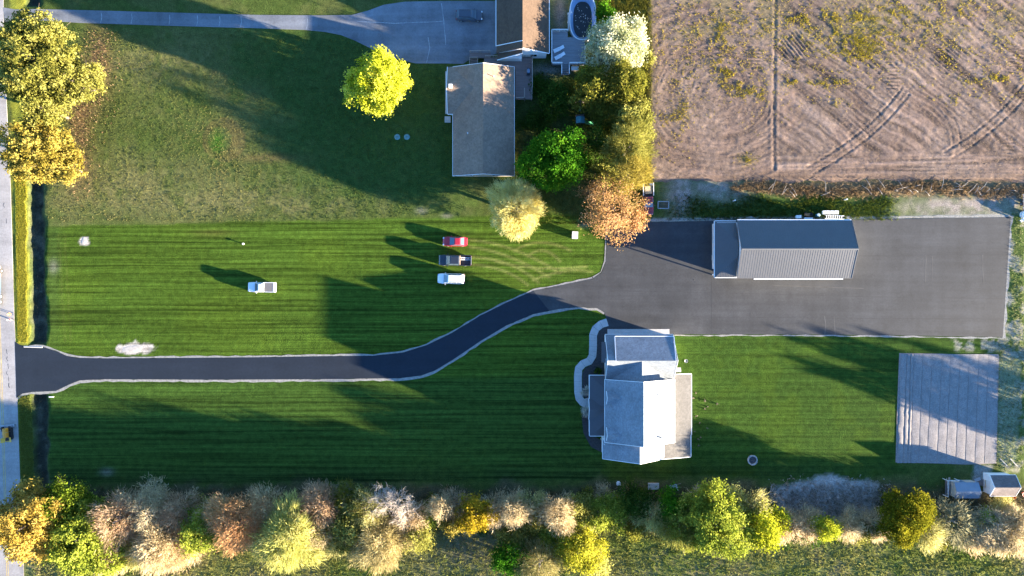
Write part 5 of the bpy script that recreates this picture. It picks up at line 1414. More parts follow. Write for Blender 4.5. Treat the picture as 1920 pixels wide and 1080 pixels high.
# debris heap: crushed tan reeds
P, px, py = scatter(7000, 1440, 1670, 890, 990, r, lambda a, b: np.exp(-((a - 1555) / 95) ** 4 - ((b - 942) / 36) ** 4))
tufts('reed_debris', P, .38, .035, 4, [(.20, .155, .12), (.34, .28, .23), (.46, .41, .36)], r, 'flattened tan reeds and branches heaped by the hedgerow', 'brush')
P, px, py = scatter(15000, 60, 1960, 905, 985, r, lambda a, b: (.2 + .8 * fbm(a, b, 20, 92)) * sstep(905, 925, b))
tufts('hedge_floor_weeds', P, .35, .035, 3, [(.03, .045, .010), (.085, .075, .03), (.19, .14, .075)], r, 'tangled weeds on the ground under the hedgerow', 'weeds')
P, px, py = scatter(4200, 40, 100, 55, 1000, r, lambda a, b: (np.abs(a - ditch_x(b)) < 14) * ((b < 640) | (b > 742)) * (.1 + .9 * fbm(a, b, 16, 93) ** 2))
P[:, 2] = -.8
tufts('ditch_reeds', P, .5, .03, 3, [(.02, .02, .014), (.05, .05, .03), (.12, .115, .085)], r, 'dead reeds lying in the dark roadside ditch', 'reeds')
P, px, py = scatter(5000, 1868, 1920, 400, 880, r, lambda a, b: (.1 + .9 * fbm(a, b, 18, 77)) * ((a > 1896) | (b > 640)))
tufts('weeds', P, .25, .03, 3, [(.05, .08, .02), (.12, .14, .05), (.24, .22, .13)], r, 'sparse weeds between the asphalt court and the lot edge', 'weeds')
# sticks in the brush line
STICK = M('bleached_wood', (.42, .37, .31), .9, var=.2)
rs = random.Random(8)
for i in range(34):
    px = rs.uniform(1440, 1915); py = 350 + rs.uniform(-8, 14); a = rs.uniform(0, 3.14); l = rs.uniform(.8, 2.6)
    x, y, _ = W(px, py); dx2, dy2 = math.cos(a) * l / 2, math.sin(a) * l / 2
    single('fallen_branch', MB().tube([(x - dx2, y - dy2, .10), (x + rs.uniform(-.15, .15), y + rs.uniform(-.15, .15), .35 + rs.uniform(0, .2)), (x + dx2, y + dy2, .2 + rs.uniform(0, .3))], [.05, .04, .015], 5), STICK, 'bleached branch lying in the brush along the field edge', 'branch', loc=(x, y, 0), group='branches in the field edge brush')

# ------------------------------------------------------------------ vehicles
def paint(name, col, rough=.28):
    return M(name, col, rough, 0.0, var=.03, scale=1, coat=.6)
CARGLASS = M('car_glass', (0.085, 0.12, 0.15), .06, var=.05, spec=.9)  # bluish base colour stands in for sky reflected in the glass
TYRE = M('tyre_rubber', (0.018, 0.018, 0.019), .85, var=.15)
RIM = M('alloy_rim', (0.42, 0.42, 0.43), .35, .7, var=.05)
LAMPW = M('headlamp_lens', (0.62, 0.64, 0.66), .15, var=.05)
LAMPR = M('tail_lamp_lens', (0.30, 0.012, 0.012), .2, var=.05)
PLASTIC = M('black_trim_plastic', (0.025, 0.025, 0.027), .6, var=.1)

def ring(x, w, zb, zt, crown):
    return [(x, -w * .86, zb), (x, -w, zb + .22), (x, -w, zt - .22), (x, -w * .93, zt - .03), (x, -w * .6, zt + crown * .7), (x, 0, zt + crown), (x, w * .6, zt + crown * .7), (x, w * .93, zt - .03), (x, w, zt - .22), (x, w, zb + .22), (x, w * .86, zb)]

def vehicle(name, label, cat, px, py, heading, L, Wd, Ht, pm, kind, z0=.0, group=None, roof_mat=None):
    x, y, _ = W(px, py, .9)
    t = Thing(name, label, cat, (x, y, z0), heading, group)
    w = Wd / 2; h = L / 2
    if kind == 'sedan':
        prof = [(-h, .78, .62, .02), (-h + .12, .90, .88, .03), (-h + .55, .97, .97, .03), (-h + 1.3, 1, 1.0, 0), (0, 1, .98, 0), (h - 1.45, 1, .97, .02), (h - .9, .98, .93, .04), (h - .3, .92, .80, .05), (h - .08, .80, .68, .03), (h, .66, .55, .01)]
        cab = dict(rb=-h + .55, rt=-h + 1.25, ft=h - 2.25, fb=h - 1.30, zb=.97)
    elif kind == 'suv':
        prof = [(-h, .86, .75, .0), (-h + .10, .95, 1.0, 0), (-h + .6, 1, 1.08, 0), (0, 1, 1.08, 0), (h - 1.35, 1, 1.08, .02), (h - .8, .98, 1.05, .05), (h - .25, .92, .92, .05), (h - .06, .82, .80, .02), (h, .70, .65, 0)]
        cab = dict(rb=-h + .10, rt=-h + .48, ft=h - 2.0, fb=h - 1.15, zb=1.07)
    else:
        bed0 = -h + (2.0 if kind != 'flatbed' else 2.5)
        prof = [(bed0, .98, 1.12, 0), (bed0 + .3, 1, 1.12, 0), (h - 1.5, 1, 1.14, .0), (h - 1.0, .98, 1.14, .04), (h - .25, .95, 1.05, .04), (h - .05, .88, .92, .02), (h, .78, .75, 0)]
        cab = dict(rb=bed0 + .03, rt=bed0 + .16, ft=h - 2.15, fb=h - 1.35, zb=1.11)
    body = t.local('body', MB().loft([ring(q[0], w * q[1], .30, q[2], q[3]) for q in prof]), pm, smooth=False)
    zb, zt = cab['zb'], Ht; wb, wt = w * .90, w * .72
    rb, rt, ft, fb = cab['rb'], cab['rt'], cab['ft'], cab['fb']
    bz = MB()
    mid = (rt + ft) / 2
    def crosssec(xa, wa, z): return (xa, -wa, z), (xa, wa, z)
    V = [(rb, -wb, zb), (fb, -wb, zb), (fb, wb, zb), (rb, wb, zb), (rt, -wt, zt - .06), (ft, -wt, zt - .06), (ft, wt, zt - .06), (rt, wt, zt - .06), (rt + .12, -wt * .86, zt), (ft - .15, -wt * .86, zt), (ft - .15, wt * .86, zt), (rt + .12, wt * .86, zt)]
    F = [(0, 1, 5, 4), (1, 2, 6, 5), (2, 3, 7, 6), (3, 0, 4, 7), (4, 5, 9, 8), (5, 6, 10, 9), (6, 7, 11, 10), (7, 4, 8, 11), (8, 9, 10, 11)]
    t.local('cabin', MB().add(V, F), roof_mat or pm)
    def pane(nm, a, b, c, d, off):
        P4 = [Vector(p) for p in (a, b, c, d)]; cc = sum(P4, Vector()) / 4
        n = (P4[1] - P4[0]).cross(P4[3] - P4[0]).normalized()
        if n.dot(Vector(off)) < 0: n = -n
        q = [cc + (p - cc) * .90 + n * .012 for p in P4]; q2 = [p - n * .006 for p in q]
        t.local(nm, MB().add([tuple(p) for p in q] + [tuple(p) for p in q2], [(0, 1, 2, 3), (7, 6, 5, 4), (0, 4, 5, 1), (1, 5, 6, 2), (2, 6, 7, 3), (3, 7, 4, 0)]), CARGLASS)
    pane('windscreen', V[1], V[2], V[6], V[5], (1, 0, 1))
    pane('rear_window', V[3], V[0], V[4], V[7], (-1, 0, 1))
    nwin = 3 if kind == 'suv' else 2
    for s in (-1, 1):
        for k in range(nwin):
            a, b = k / nwin, (k + 1) / nwin
            f = lambda u, lo: ((rb + .15) + (fb - rb - .3) * u, s * wb, zb + .03) if lo else (rt + (ft - rt) * u, s * wt, zt - .07)
            pane('side_window', f(a, 1), f(b, 1), f(b, 0), f(a, 0), (0, s, .2))
        t.local('mirror', MB().cbox((fb - .35, s * (w + .10), zb + .08), (.12, .22, .15)), pm)
        t.local('headlight', MB().cbox((h - .16, s * w * .68, .74 if kind == 'sedan' else .86), (.22, .3, .14)), LAMPW)
        t.local('tail_light', MB().cbox((-h + .04, s * w * .74, .80 if kind == 'sedan' else .92), (.1, .24, .2)), LAMPR)
    t.local('bumper', MB().cbox((h - .02, 0, .45), (.12, Wd * .8, .2)), PLASTIC)
    t.local('bumper', MB().cbox((-h - .0, 0, .45), (.12, Wd * .84, .2)), PLASTIC if kind != 'pickup' else METAL)
    rw = .33 if kind == 'sedan' else .39
    for sx in (-h + .95 if kind != 'pickup' else -h + 1.15, h - .92):
        for s in (-1, 1):
            wh = t.local('wheel', MB().tube([(sx, s * (w - .22), rw), (sx, s * (w + .005), rw)], [rw, rw], 18), TYRE)
            t.local('rim', MB().tube([(sx, s * (w - .02), rw), (sx, s * (w + .02), rw)], [rw * .62, rw * .56], 14), RIM, parent=wh)
    if kind == 'suv':
        for s in (-1, 1): t.local('roof_rail', MB().bar((rt + .2, s * wt * .92, zt + .02), (ft - .25, s * wt * .92, zt + .02), .05, .05), PLASTIC)
    return t, prof, cab

def pickup_bed(t, L, Wd, pm, floor_mat, kind='pickup', bed=2.0, cover=False):
    h = L / 2; w = Wd / 2; b0 = -h; b1 = -h + bed
    for s in (-1, 1):
        t.local('bed_side', MB().box(b0 + .02, b1 - .02, *sorted((s * (w - .10), s * w * .99)), .42, 1.13), pm)
    t.local('tailgate', MB().box(b0, b0 + (.10 if not cover else .35), -w * .93, w * .93, .55, 1.12), pm)
    t.local('bed_floor', MB().box(b0 + .1, b1 - .02, -w + .11, w - .11, .62, .66) if not cover else MB().box(b0 + .36, b1 - .02, -w + .11, w - .11, 1.02, 1.10), floor_mat)

WHITEP = paint('white_car_paint', (.74, .74, .73)); REDP = paint('red_car_paint', (.38, .018, .03)); BLACKP = paint('black_car_paint', (.022, .026, .036)); GREYP = paint('blue_grey_car_paint', (.055, .066, .085)); MAROON = paint('dark_red_paint', (.20, .014, .022))
LINER = M('grey_bed_cover', (.135, .125, .125), .8, var=.1)
PI = math.pi
vehicle('parked_car', 'red saloon car parked on the grass at the end of the row', 'car', 853, 452.5, PI - R(1), 4.6, 1.80, 1.45, REDP, 'sedan', group='vehicles parked on the lawn')
vehicle('parked_car', 'white estate car with roof rails parked beside the black pickup', 'car', 845.5, 522.5, PI - R(1.5), 5.0, 1.92, 1.72, WHITEP, 'suv', group='vehicles parked on the lawn')
t, _, _ = vehicle('pickup_truck', 'black pickup truck parked on the lawn with a ladder in its bed', 'pickup', 853, 488, PI - R(1), 6.0, 2.0, 1.90, BLACKP, 'pickup', group='vehicles parked on the lawn')
pickup_bed(t, 6.0, 2.0, BLACKP, M('black_bed_liner', (.02, .022, .028), .6))
t.local('headboard', MB().box(-1.02, -.92, -.86, .86, 1.13, 1.62), M('tan_headboard', (.34, .22, .16), .7))
lad = Thing('ladder', 'pale aluminium ladder lying in the bed of the black pickup', 'ladder', (t.e.location.x, t.e.location.y, .0), PI - R(1), None)
for s in (-.22, .22): lad.local('rail', MB().bar((-2.95, -.32 + s, .72), (-1.05, -.32 + s, 1.10), .06, .07), LOUNGE)
for k in range(7):
    u = .1 + k * .13; lad.local('rung', MB().bar((-2.95 + 1.9 * u, -.54, .72 + .38 * u), (-2.95 + 1.9 * u, -.10, .72 + .38 * u), .06, .05), LOUNGE)
t, _, _ = vehicle('pickup_truck', 'white pickup truck with grey bed cover standing alone on the striped lawn', 'pickup', 490.5, 538.5, PI - R(1), 5.1, 1.86, 1.76, WHITEP, 'pickup', group='vehicles parked on the lawn')
pickup_bed(t, 5.1, 1.86, WHITEP, LINER, cover=True)
vehicle('parked_car', 'blue-grey estate car parked on the old driveway by the garage', 'car', 880, 28.5, R(-1), 4.95, 1.95, 1.72, GREYP, 'suv', z0=.04)
t, _, _ = vehicle('flatbed_truck', 'dark red truck with white rack sides backed up beside the orange tree', 'truck', 1215.5, 373, R(-89), 5.9, 1.95, 1.85, MAROON, 'flatbed')
BEDW = M('truck_bed_black', (.02, .02, .022), .7)
t.local('bed_floor', MB().box(-2.95, -.5, -.95, .95, .78, .88), BEDW)
for s in (-1, 1): t.local('bed_side', MB().box(-2.95, -.6, *sorted((s * .87, s * 1.0)), .88, 1.35), TRIM)
t.local('tool_box', MB().box(-2.85, -2.45, -.35 + .9 - .3, .8, .88, 1.25), TRIM)
single('straw_bale', MB().cbox((t.e.location.x - .02, t.e.location.y + 1.62, 1.08), (1.2, 1.4, .38), R(2)), M('pale_straw', (.52, .38, .22), .9, var=.2, scale=5, fine=.3, bump=.4), 'pale straw-coloured load in the bed of the dark red truck', 'load')

# blue box truck standing in the road, mostly out of view
t = Thing('parked_truck', 'blue truck standing on the road near the two road workers', 'truck', (*W2(-5, 540), .035), R(88.5))
BLUEP = paint('blue_truck_paint', (.07, .16, .30), .4)
t.local('box_body', MB().box(-3.6, 1.9, -1.15, 1.15, .75, 1.45), BLUEP)
t.local('bed_floor', MB().box(-3.5, 1.8, -1.05, 1.05, 1.46, 1.48), BLUEP)
t.local('cab', MB().loft([[(2.1, -1.05, .6), (2.1, 1.05, .6), (2.1, .95, 2.2), (2.1, -.95, 2.2)], [(3.4, -1.05, .6), (3.4, 1.05, .6), (3.4, .95, 2.1), (3.4, -.95, 2.1)], [(4.1, -1.0, .6), (4.1, 1.0, .6), (4.1, .95, 1.3), (4.1, -.95, 1.3)]]), M('grey_brown_cab', (.24, .21, .18), .5))
t.local('windscreen', MB().add([(3.45, -.85, 2.04), (3.45, .85, 2.04), (4.08, .85, 1.36), (4.08, -.85, 1.36), (3.43, -.85, 2.02), (3.43, .85, 2.02), (4.06, .85, 1.34), (4.06, -.85, 1.34)], [(0, 1, 2, 3), (7, 6, 5, 4), (0, 4, 5, 1), (1, 5, 6, 2), (2, 6, 7, 3), (3, 7, 4, 0)]), CARGLASS)
for sx in (-2.6, -1.6, 3.2):
    for s in (-1, 1):
        wh = t.local('wheel', MB().tube([(sx, s * .8, .46), (sx, s * 1.1, .46)], [.46, .46], 16), TYRE)
        t.local('rim', MB().tube([(sx, s * 1.05, .46), (sx, s * 1.12, .46)], [.26, .24], 12), RIM, parent=wh)

# orange paving machine on the road
ORG = M('orange_machine_paint', (.72, .28, .03), .45, var=.1); YORG = M('yellow_machine_paint', (.72, .40, .04), .45, var=.1)
t = Thing('paving_machine', 'orange paving machine with hopper wings standing on the road', 'machine', (*W2(18.5, 813), .035), R(-85))
t.local('engine_hood', MB().loft([[(x, -.32 * k, .7), (x, .32 * k, .7), (x, .3 * k, z), (x, .12, z + .08), (x, -.12, z + .08), (x, -.3 * k, z)] for x, k, z in ((-1.2, 1, 1.35), (-.2, 1, 1.4), (.5, .9, 1.3))]), ORG)
for s in (-1, 1):
    t.local('crawler_track', MB().loft([[(-1.0, y, .05), (.9, y, .05), (1.05, y, .3), (.9, y, .55), (-1.0, y, .55), (-1.15, y, .3)] for y in (s * .42, s * .72)]), TYRE)
    t.local('hopper_wing', MB().slab([(.5, s * .3, .75), (1.45, s * .45, .8), (1.45, s * 1.0, 1.15), (.6, s * .95, 1.15)], .05), YORG)
t.local('hopper', MB().box(.5, 1.4, -.4, .4, .35, .6), YORG)
t.local('frame', MB().box(-1.1, 1.2, -.4, .4, .3, .7), BLACK)
t.local('operator_platform', MB().box(-1.5, -.6, -.95, -.38, .7, .76).box(-1.5, -.6, .38, .8, .7, .76), BLACK)
t.local('seat', MB().box(-1.3, -.95, -.85, -.5, .76, 1.05).box(-1.36, -1.3, -.85, -.5, .9, 1.4), BLACK)
t.local('screed', MB().box(-1.75, -1.3, -1.25, 1.25, .08, .4), METAL)
t.local('handrail', MB().tube([(-1.5, -.95, .7), (-1.5, -.95, 1.6), (-.7, -.95, 1.6), (-.7, -.95, .7)], [.03] * 4, 6).tube([(-1.75, -1.25, .4), (-1.75, -1.25, 1.2), (-1.75, -.7, 1.2)], [.03] * 3, 6), METAL)
t.local('canopy_post', MB().tube([(-.5, .6, .7), (-.5, .6, 1.9)], [.03, .03], 6), METAL)

# ------------------------------------------------------------------ people
SKIN = M('skin', (.42, .26, .19), .6, var=.05)
def person(label, px, py, rz, shirt, trousers, arms):
    x, y, _ = W(px, py, 1.0)
    J = {'pelvis': (0, 0, .96, .15), 'belly': (0, .0, 1.12, .145), 'chest': (0.02, 0, 1.34, .155), 'neck': (.02, 0, 1.50, .06), 'head': (.04, 0, 1.62, .095), 'crown': (.03, 0, 1.74, .075),
         'hipL': (0, .10, .90, .105), 'kneeL': (.05, .12, .50, .07), 'ankL': (-.02, .13, .09, .05), 'toeL': (.17, .14, .04, .04),
         'hipR': (0, -.10, .90, .105), 'kneeR': (-.03, -.12, .50, .07), 'ankR': (-.12, -.13, .09, .05), 'toeR': (.07, -.14, .04, .04)}
    for s, n in ((1, 'L'), (-1, 'R')):
        J['sh' + n] = (0.01, s * .20, 1.42, .065)
        e, hnd = arms[0 if s > 0 else 1]
        J['el' + n] = (e[0], s * e[1], e[2], .048); J['wr' + n] = (hnd[0], s * hnd[1], hnd[2], .036)
        d = np.array([hnd[0] - e[0], s * (hnd[1] - e[1]), hnd[2] - e[2]]); d /= np.linalg.norm(d)
        p = np.array(J['wr' + n][:3]); side = np.cross(d, (0, 0, 1)) if abs(d[2]) < .9 else np.array([0, 1.0, 0]); side /= np.linalg.norm(side)
        J['pm' + n] = (*(p + d * .07), .034)
        for k, (off, ln) in enumerate(((-.03, .07), (-.01, .085), (.012, .08), (.032, .06))):
            J[f'f{k}{n}'] = (*(p + d * (.07 + ln) + side * off * 1.2), .0095)
        J['th' + n] = (*(p + d * .07 + side * .065), .011)
    E = [('pelvis', 'belly'), ('belly', 'chest'), ('chest', 'neck'), ('neck', 'head'), ('head', 'crown')]
    for n in 'LR':
        E += [('pelvis', 'hip' + n), ('hip' + n, 'knee' + n), ('knee' + n, 'ank' + n), ('ank' + n, 'toe' + n), ('chest', 'sh' + n), ('sh' + n, 'el' + n), ('el' + n, 'wr' + n), ('wr' + n, 'pm' + n), ('pm' + n, 'th' + n)] + [('pm' + n, f'f{k}{n}') for k in range(4)]
    names = list(J); ix = {n: i for i, n in enumerate(names)}
    me = bpy.data.meshes.new('person')
    me.from_pydata([J[n][:3] for n in names], [(ix[a], ix[b]) for a, b in E], [])
    tmp = bpy.data.objects.new('person_tmp', me); COL.objects.link(tmp)
    md = tmp.modifiers.new('skin', 'SKIN'); sb = tmp.modifiers.new('sub', 'SUBSURF'); sb.levels = sb.render_levels = 1
    for i, n in enumerate(names):
        sv = me.skin_vertices[0].data[i]; sv.radius = (J[n][3], J[n][3]); sv.use_root = (n == 'pelvis')
    dg = bpy.context.evaluated_depsgraph_get(); dg.update()
    em = bpy.data.meshes.new_from_object(tmp.evaluated_get(dg))
    bpy.data.objects.remove(tmp)
    em.name = 'person'
    for mt in (SKIN, M('shirt_' + shirt[0], shirt[1], .8, var=.1), M('trousers_' + trousers[0], trousers[1], .85, var=.12), M('work_boots', (.05, .035, .025), .8)):
        em.materials.append(mt)
    for p in em.polygons:
        c = p.center
        p.material_index = 3 if c.z < .11 else 2 if c.z < 1.0 and abs(c.y) < .24 and c.x < .25 else 1 if (c.z < 1.5 and c.z > 1.0 and abs(c.y) < .34 and c.x < .3) else 0
        p.use_smooth = True
    o = bpy.data.objects.new('person', em); COL.objects.link(o)
    o.location = (x, y, .035); o.rotation_euler = (0, 0, rz)
    tag(o, label, 'person')
    hat = MB().loft([[(.03 + rr_ * math.cos(a), rr_ * math.sin(a), z) for a in [2 * PI * k / 14 for k in range(14)]] for rr_, z in ((.14, 1.70), (.115, 1.72), (.105, 1.79), (.06, 1.845), (.01, 1.855))])
    obj_from('hard_hat', hat.v, hat.f, M('hard_hat_' + shirt[0], shirt[2], .4), o, smooth=True)
    face = MB().cbox((.135, 0, 1.63), (.04, .03, .05))
    obj_from('nose', face.v, face.f, SKIN, o)
person('road worker in an orange vest standing on the shoulder of the road', 20, 589, R(200), ('orange', (.60, .22, .06), (.65, .40, .10)), ('dark_blue', (.03, .04, .07)), (((.12, .30, 1.16), (.30, .26, 1.10)), ((.02, .30, 1.14), (.10, .31, .90))))
person('road worker in a pink shirt standing beside the one in orange', 19, 600, R(70), ('pink', (.62, .20, .24), (.70, .66, .62)), ('grey', (.10, .10, .11)), (((.03, .29, 1.14), (.12, .31, .90)), ((.15, .30, 1.18), (.34, .20, 1.22))))

# ------------------------------------------------------------------ small things on the lots
def mound(name, label, px, py, rx, ry, h, mat, seed, cat):
    rr = np.random.default_rng(seed); x, y, _ = W(px, py)
    v = []; f = []; n = 28; ks = (1.0, .82, .6, .35, .12)
    amp = 1 + .35 * np.interp(np.arange(n), np.arange(0, n + 1, 4), np.append(q := rr.uniform(-1, 1, 7), q[0]))
    for i, k in enumerate(ks):
        for j in range(n):
            a = 2 * PI * j / n
            v.append((x + rx * k * amp[j] * math.cos(a), y + ry * k * amp[j] * math.sin(a), -.03 if i == 0 else h * (1 - k ** 2) * rr.uniform(.8, 1.15)))
    for i in range(len(ks) - 1):
        for j in range(n): f.append((i * n + j, i * n + (j + 1) % n, (i + 1) * n + (j + 1) % n, (i + 1) * n + j))
    f.append(tuple((len(ks) - 1) * n + j for j in range(n)))
    m = MB(); m.add(v, f)
    return single(name, m, mat, label, cat, loc=(x, y, 0), smooth=True)
SAND = M('pale_sand', (.40, .36, .31), .95, var=.18, scale=2, fine=.2, bump=.5, bscale=6)
mound('sand_heap', 'small round heap of pale sand on the striped lawn', 158, 452, .75, .75, .03, SAND, 2, 'sand heap')
mound('sand_heap', 'wide ragged spread of pale sand beside the new driveway', 250, 655, 2.0, .85, .03, SAND, 8, 'sand heap')
mound('gravel_heap', 'pale gravel heap against the back of the barn', 1408, 409.5, .9, .45, .35, GRAVEL, 9, 'gravel heap')
# well-head box on the lawn
t = Thing('utility_box', 'white utility box standing alone on the lawn beside the orange tree', 'utility box', (*W2(1077.5, 441.5), 0), R(-3))
t.local('cabinet', MB().box(-.5, .5, -.62, .62, 0, .82), TRIM); t.local('lid', MB().slab([(-.55, -.67, .92), (.55, -.67, .92), (.55, .67, .86), (-.55, .67, .86)], .05), WHITE); t.local('vent', MB().box(-.2, .2, -.66, -.62, .3, .6), M('pale_teal_paint', (.30, .42, .40), .6))
# pipe with cap
t = Thing('well_pipe', 'short white-capped pipe standing in the striped lawn', 'pipe', (*W2(457.5, 457.5), 0))
t.local('casing', MB().cyl((0, 0, -.1), .10, .5, 14), METAL); t.local('cap', MB().cyl((0, 0, .4), .20, .1, 16, .17), TRIM)
TEAL = M('teal_plastic', (.10, .22, .22), .5, var=.15)
for i, px in enumerate((745, 763)):
    t = Thing('septic_lid', ('teal septic lid in the shaded grass, western of the pair' if i == 0 else 'teal septic lid in the shaded grass, eastern of the pair'), 'lid', (*W2(px, 257), 0), 0, 'septic lids')
    t.local('riser', MB().cyl((0, 0, -.1), .5, .2, 20), TEAL); t.local('cover', MB().cyl((0, 0, .105), .55, .06, 20, .45), TEAL); t.local('handle', MB().box(-.15, .15, -.03, .03, .16, .2), BLACK)
# fire pit ring of stones
t = Thing('fire_pit', 'round stone fire pit ring on the back lawn', 'fire pit', (*W2(1410.5, 862.5), 0))
PSTONE = M('pit_stone', (.34, .33, .31), .9, var=.25, scale=3)
rr = random.Random(4)
for k in range(15):
    a = 2 * PI * k / 15
    t.local('stone', MB().cbox((.82 * math.cos(a), .82 * math.sin(a), .13 + rr.uniform(-.02, .03)), (.24 + rr.uniform(-.03, .03), .30 + rr.uniform(-.04, .02), .3), a), PSTONE)
t.local('ash_bed', MB().cyl((0, 0, -.02), .68, .06, 20), M('ash', (.07, .07, .08), .95, var=.4, scale=4))
for k in range(4):
    a = rr.uniform(0, 6.28); single('charred_log', MB().tube([(t.e.location.x - .4 * math.cos(a), t.e.location.y - .4 * math.sin(a), .09 + .05 * k), (t.e.location.x + .4 * math.cos(a), t.e.location.y + .4 * math.sin(a), .12 + .06 * k)], [.06, .05], 7), M('charred_wood', (.10, .09, .085), .9, var=.3), 'charred log lying in the round stone fire pit', 'log', group='logs in the fire pit')
# drain ring near the garage
t = Thing('drain_grate', 'small round drain grate in the grass beside the garage', 'drain', (*W2(1286.5, 677), 0))
t.local('ring', MB().tube([(.3 * math.cos(2 * PI * k / 16), .3 * math.sin(2 * PI * k / 16), .04) for k in range(17)], [.04] * 17, 5), METAL)
for k in range(-2, 3): t.local('bar', MB().box(-.25, .25, k * .1 - .015, k * .1 + .015, .02, .05), METAL)
# things along the southern lawn edge
t = Thing('electric_meter_box', 'small white box at the hedge side of the shaded back lawn', 'utility box', (*W2(1159, 905), 0))
t.local('cabinet', MB().box(-.32, .32, -.3, .3, 0, .6), LOUNGE); t.local('lid', MB().box(-.35, .35, -.33, .33, .605, .66), LOUNGE)
PAL = M('pale_blocks', (.36, .40, .39), .85, var=.2, scale=3)
t = Thing('pallet', 'wooden pallet carrying pale blocks behind the grey-roofed house', 'pallet', (*W2(1225, 911), 0))
for k in range(6): t.local('deck_board', MB().box(-1.05, 1.05, -.62 + k * .21, -.62 + k * .21 + .16, .12, .15), RAIL)
for k in (-.6, -.05, .5): t.local('bearer', MB().box(-1.05, 1.05, k, k + .1, 0, .115), RAIL)
for a in range(5):
    for b_ in range(3):
        single('concrete_block', MB().cbox((t.e.location.x - .82 + a * .41, t.e.location.y - .42 + b_ * .4, .29), (.36, .34, .26), rr.uniform(-.06, .06)), PAL, 'pale concrete block stacked on the wooden pallet', 'block', group='blocks on the pallet')
t = Thing('wheelbarrow', 'pale wheelbarrow lying beside the pallet of blocks', 'wheelbarrow', (*W2(1262, 911), 0), R(10))
t.local('tray', MB().loft([[(-.7, -.35, .5), (-.7, .35, .5), (-.45, .25, .22), (-.45, -.25, .22)], [(.65, -.42, .62), (.65, .42, .62), (.35, .3, .22), (.35, -.3, .22)]]), M('faded_blue_tray', (.28, .36, .40), .5))
t.local('handle', MB().bar((-.4, -.25, .3), (1.4, -.33, .5), .05, .05).bar((-.4, .25, .3), (1.4, .33, .5), .05, .05), RAIL)
wh = t.local('wheel', MB().tube([(-.85, -.05, .2), (-.85, .05, .2)], [.2, .2], 14), TYRE)
for s in (-1, 1): t.local('leg', MB().bar((.5, s * .28, 0), (.35, s * .28, .3), .04, .04), METAL)
single('white_pipe', MB().tube([(*W2(1268, 911), .1), (*W2(1271, 919), .12)], [.11, .11], 10), LOUNGE, 'short white pipe lying behind the wheelbarrow', 'pipe')
# lumber by the garden plot
for i, (a, b_) in enumerate((((1875, 860), (1888, 873)), ((1894, 860), (1907, 874)))):
    single('lumber_board', MB().bar((*W2(*a), .07), (*W2(*b_), .07), .16, .08), M('new_lumber', (.50, .46, .38), .8, var=.1), ('pale board lying in the weeds at the corner of the garden plot' if i == 0 else 'pale board lying in the weeds nearer the white-walled shed'), 'board')
# between the sheds
single('plywood_sheet', MB().cbox((*W2(1832, 899), .12), (1.15, .55, .05), R(22)), M('grey_plywood', (.36, .36, .38), .8, var=.12), 'small grey plywood sheet lying by the blue-roofed shed', 'board')
t = Thing('sawhorse', 'orange-brown timber frame leaning between the two sheds', 'frame', (*W2(1841, 906), 0))
t.local('upright', MB().bar((0, -.55, .9), (0, .75, .9), .07, .07), M('orange_timber', (.42, .24, .10), .8)); t.local('rail', MB().bar((0, .75, .9), (.5, .75, .9), .06, .06), RAIL)
for yy in (-.5, .7): t.local('leg', MB().bar((0, yy, 0), (0, yy, .9), .06, .06), RAIL)
t = Thing('tub', 'red plastic tub at the lot edge beyond the white-walled shed', 'tub', (*W2(1921, 926), 0))
n = 18
t.local('shell', MB().loft([[(r_ * math.cos(2 * PI * k / n) * 1.3, r_ * math.sin(2 * PI * k / n), z) for k in range(n)] for r_, z in ((.42, 0), (.55, .5), (.58, .52), (.52, .5), (.38, .06))]), M('red_plastic', (.42, .09, .06), .5, var=.08))
single('plastic_bucket', MB().loft([[(W2(1900, 932)[0] + r_ * math.cos(2 * PI * k / 14), W2(1900, 932)[1] + r_ * math.sin(2 * PI * k / 14), z) for k in range(14)] for r_, z in ((.2, 0), (.27, .4), (.25, .4), (.18, .04))]), M('orange_plastic', (.48, .17, .05), .5), 'orange bucket at the foot of the white-walled shed', 'bucket')
single('yellow_board', MB().bar((*W2(1862, 931), .1), (*W2(1873, 935), .1), .2, .06), M('yellow_timber', (.52, .44, .16), .7), 'yellow board lying in front of the white-walled shed', 'board')
# things kept behind the barn
t = Thing('chest_freezer', 'white tub standing behind the barn', 'tub', (*W2(1495, 407), 0), R(4)); t.local('body', MB().box(-.45, .45, -.26, .26, 0, .6), TRIM); t.local('lid', MB().box(-.48, .48, -.29, .29, .605, .68), TRIM)
t = Thing('water_trough', 'long white trough tight against the back of the barn', 'trough', (*W2(1514, 411.5), 0)); t.local('body', MB().loft([[(x, -.26 * k, 0), (x, .26 * k, 0), (x, .3 * k, .5), (x, -.3 * k, .5)] for x, k in ((-.75, .7), (-.6, 1), (.6, 1), (.75, .7))]), TRIM); t.local('rim', MB().box(-.78, .78, -.32, .32, .5, .54), TRIM)
t = Thing('garden_tractor', 'small orange-brown machine parked behind the barn', 'machine', (*W2(1514, 403.5), 0), R(-8))
t.local('hood', MB().loft([[(x, -.28 * k, .35), (x, .28 * k, .35), (x, .24 * k, z), (x, -.24 * k, z)] for x, k, z in ((-.75, .8, .75), (-.2, 1, .85), (.1, 1, .8))]), M('rusty_orange', (.32, .15, .06), .7, var=.25))
t.local('seat', MB().box(.3, .6, -.2, .2, .45, .6).box(.58, .66, -.2, .2, .5, .9), BLACK); t.local('frame', MB().box(-.7, .8, -.2, .2, .25, .4), BLACK); t.local('steering_wheel', MB().tube([(.15 + .15 * math.cos(2 * PI * k / 12), .15 * math.sin(2 * PI * k / 12), .92) for k in range(13)], [.02] * 13, 5), BLACK)
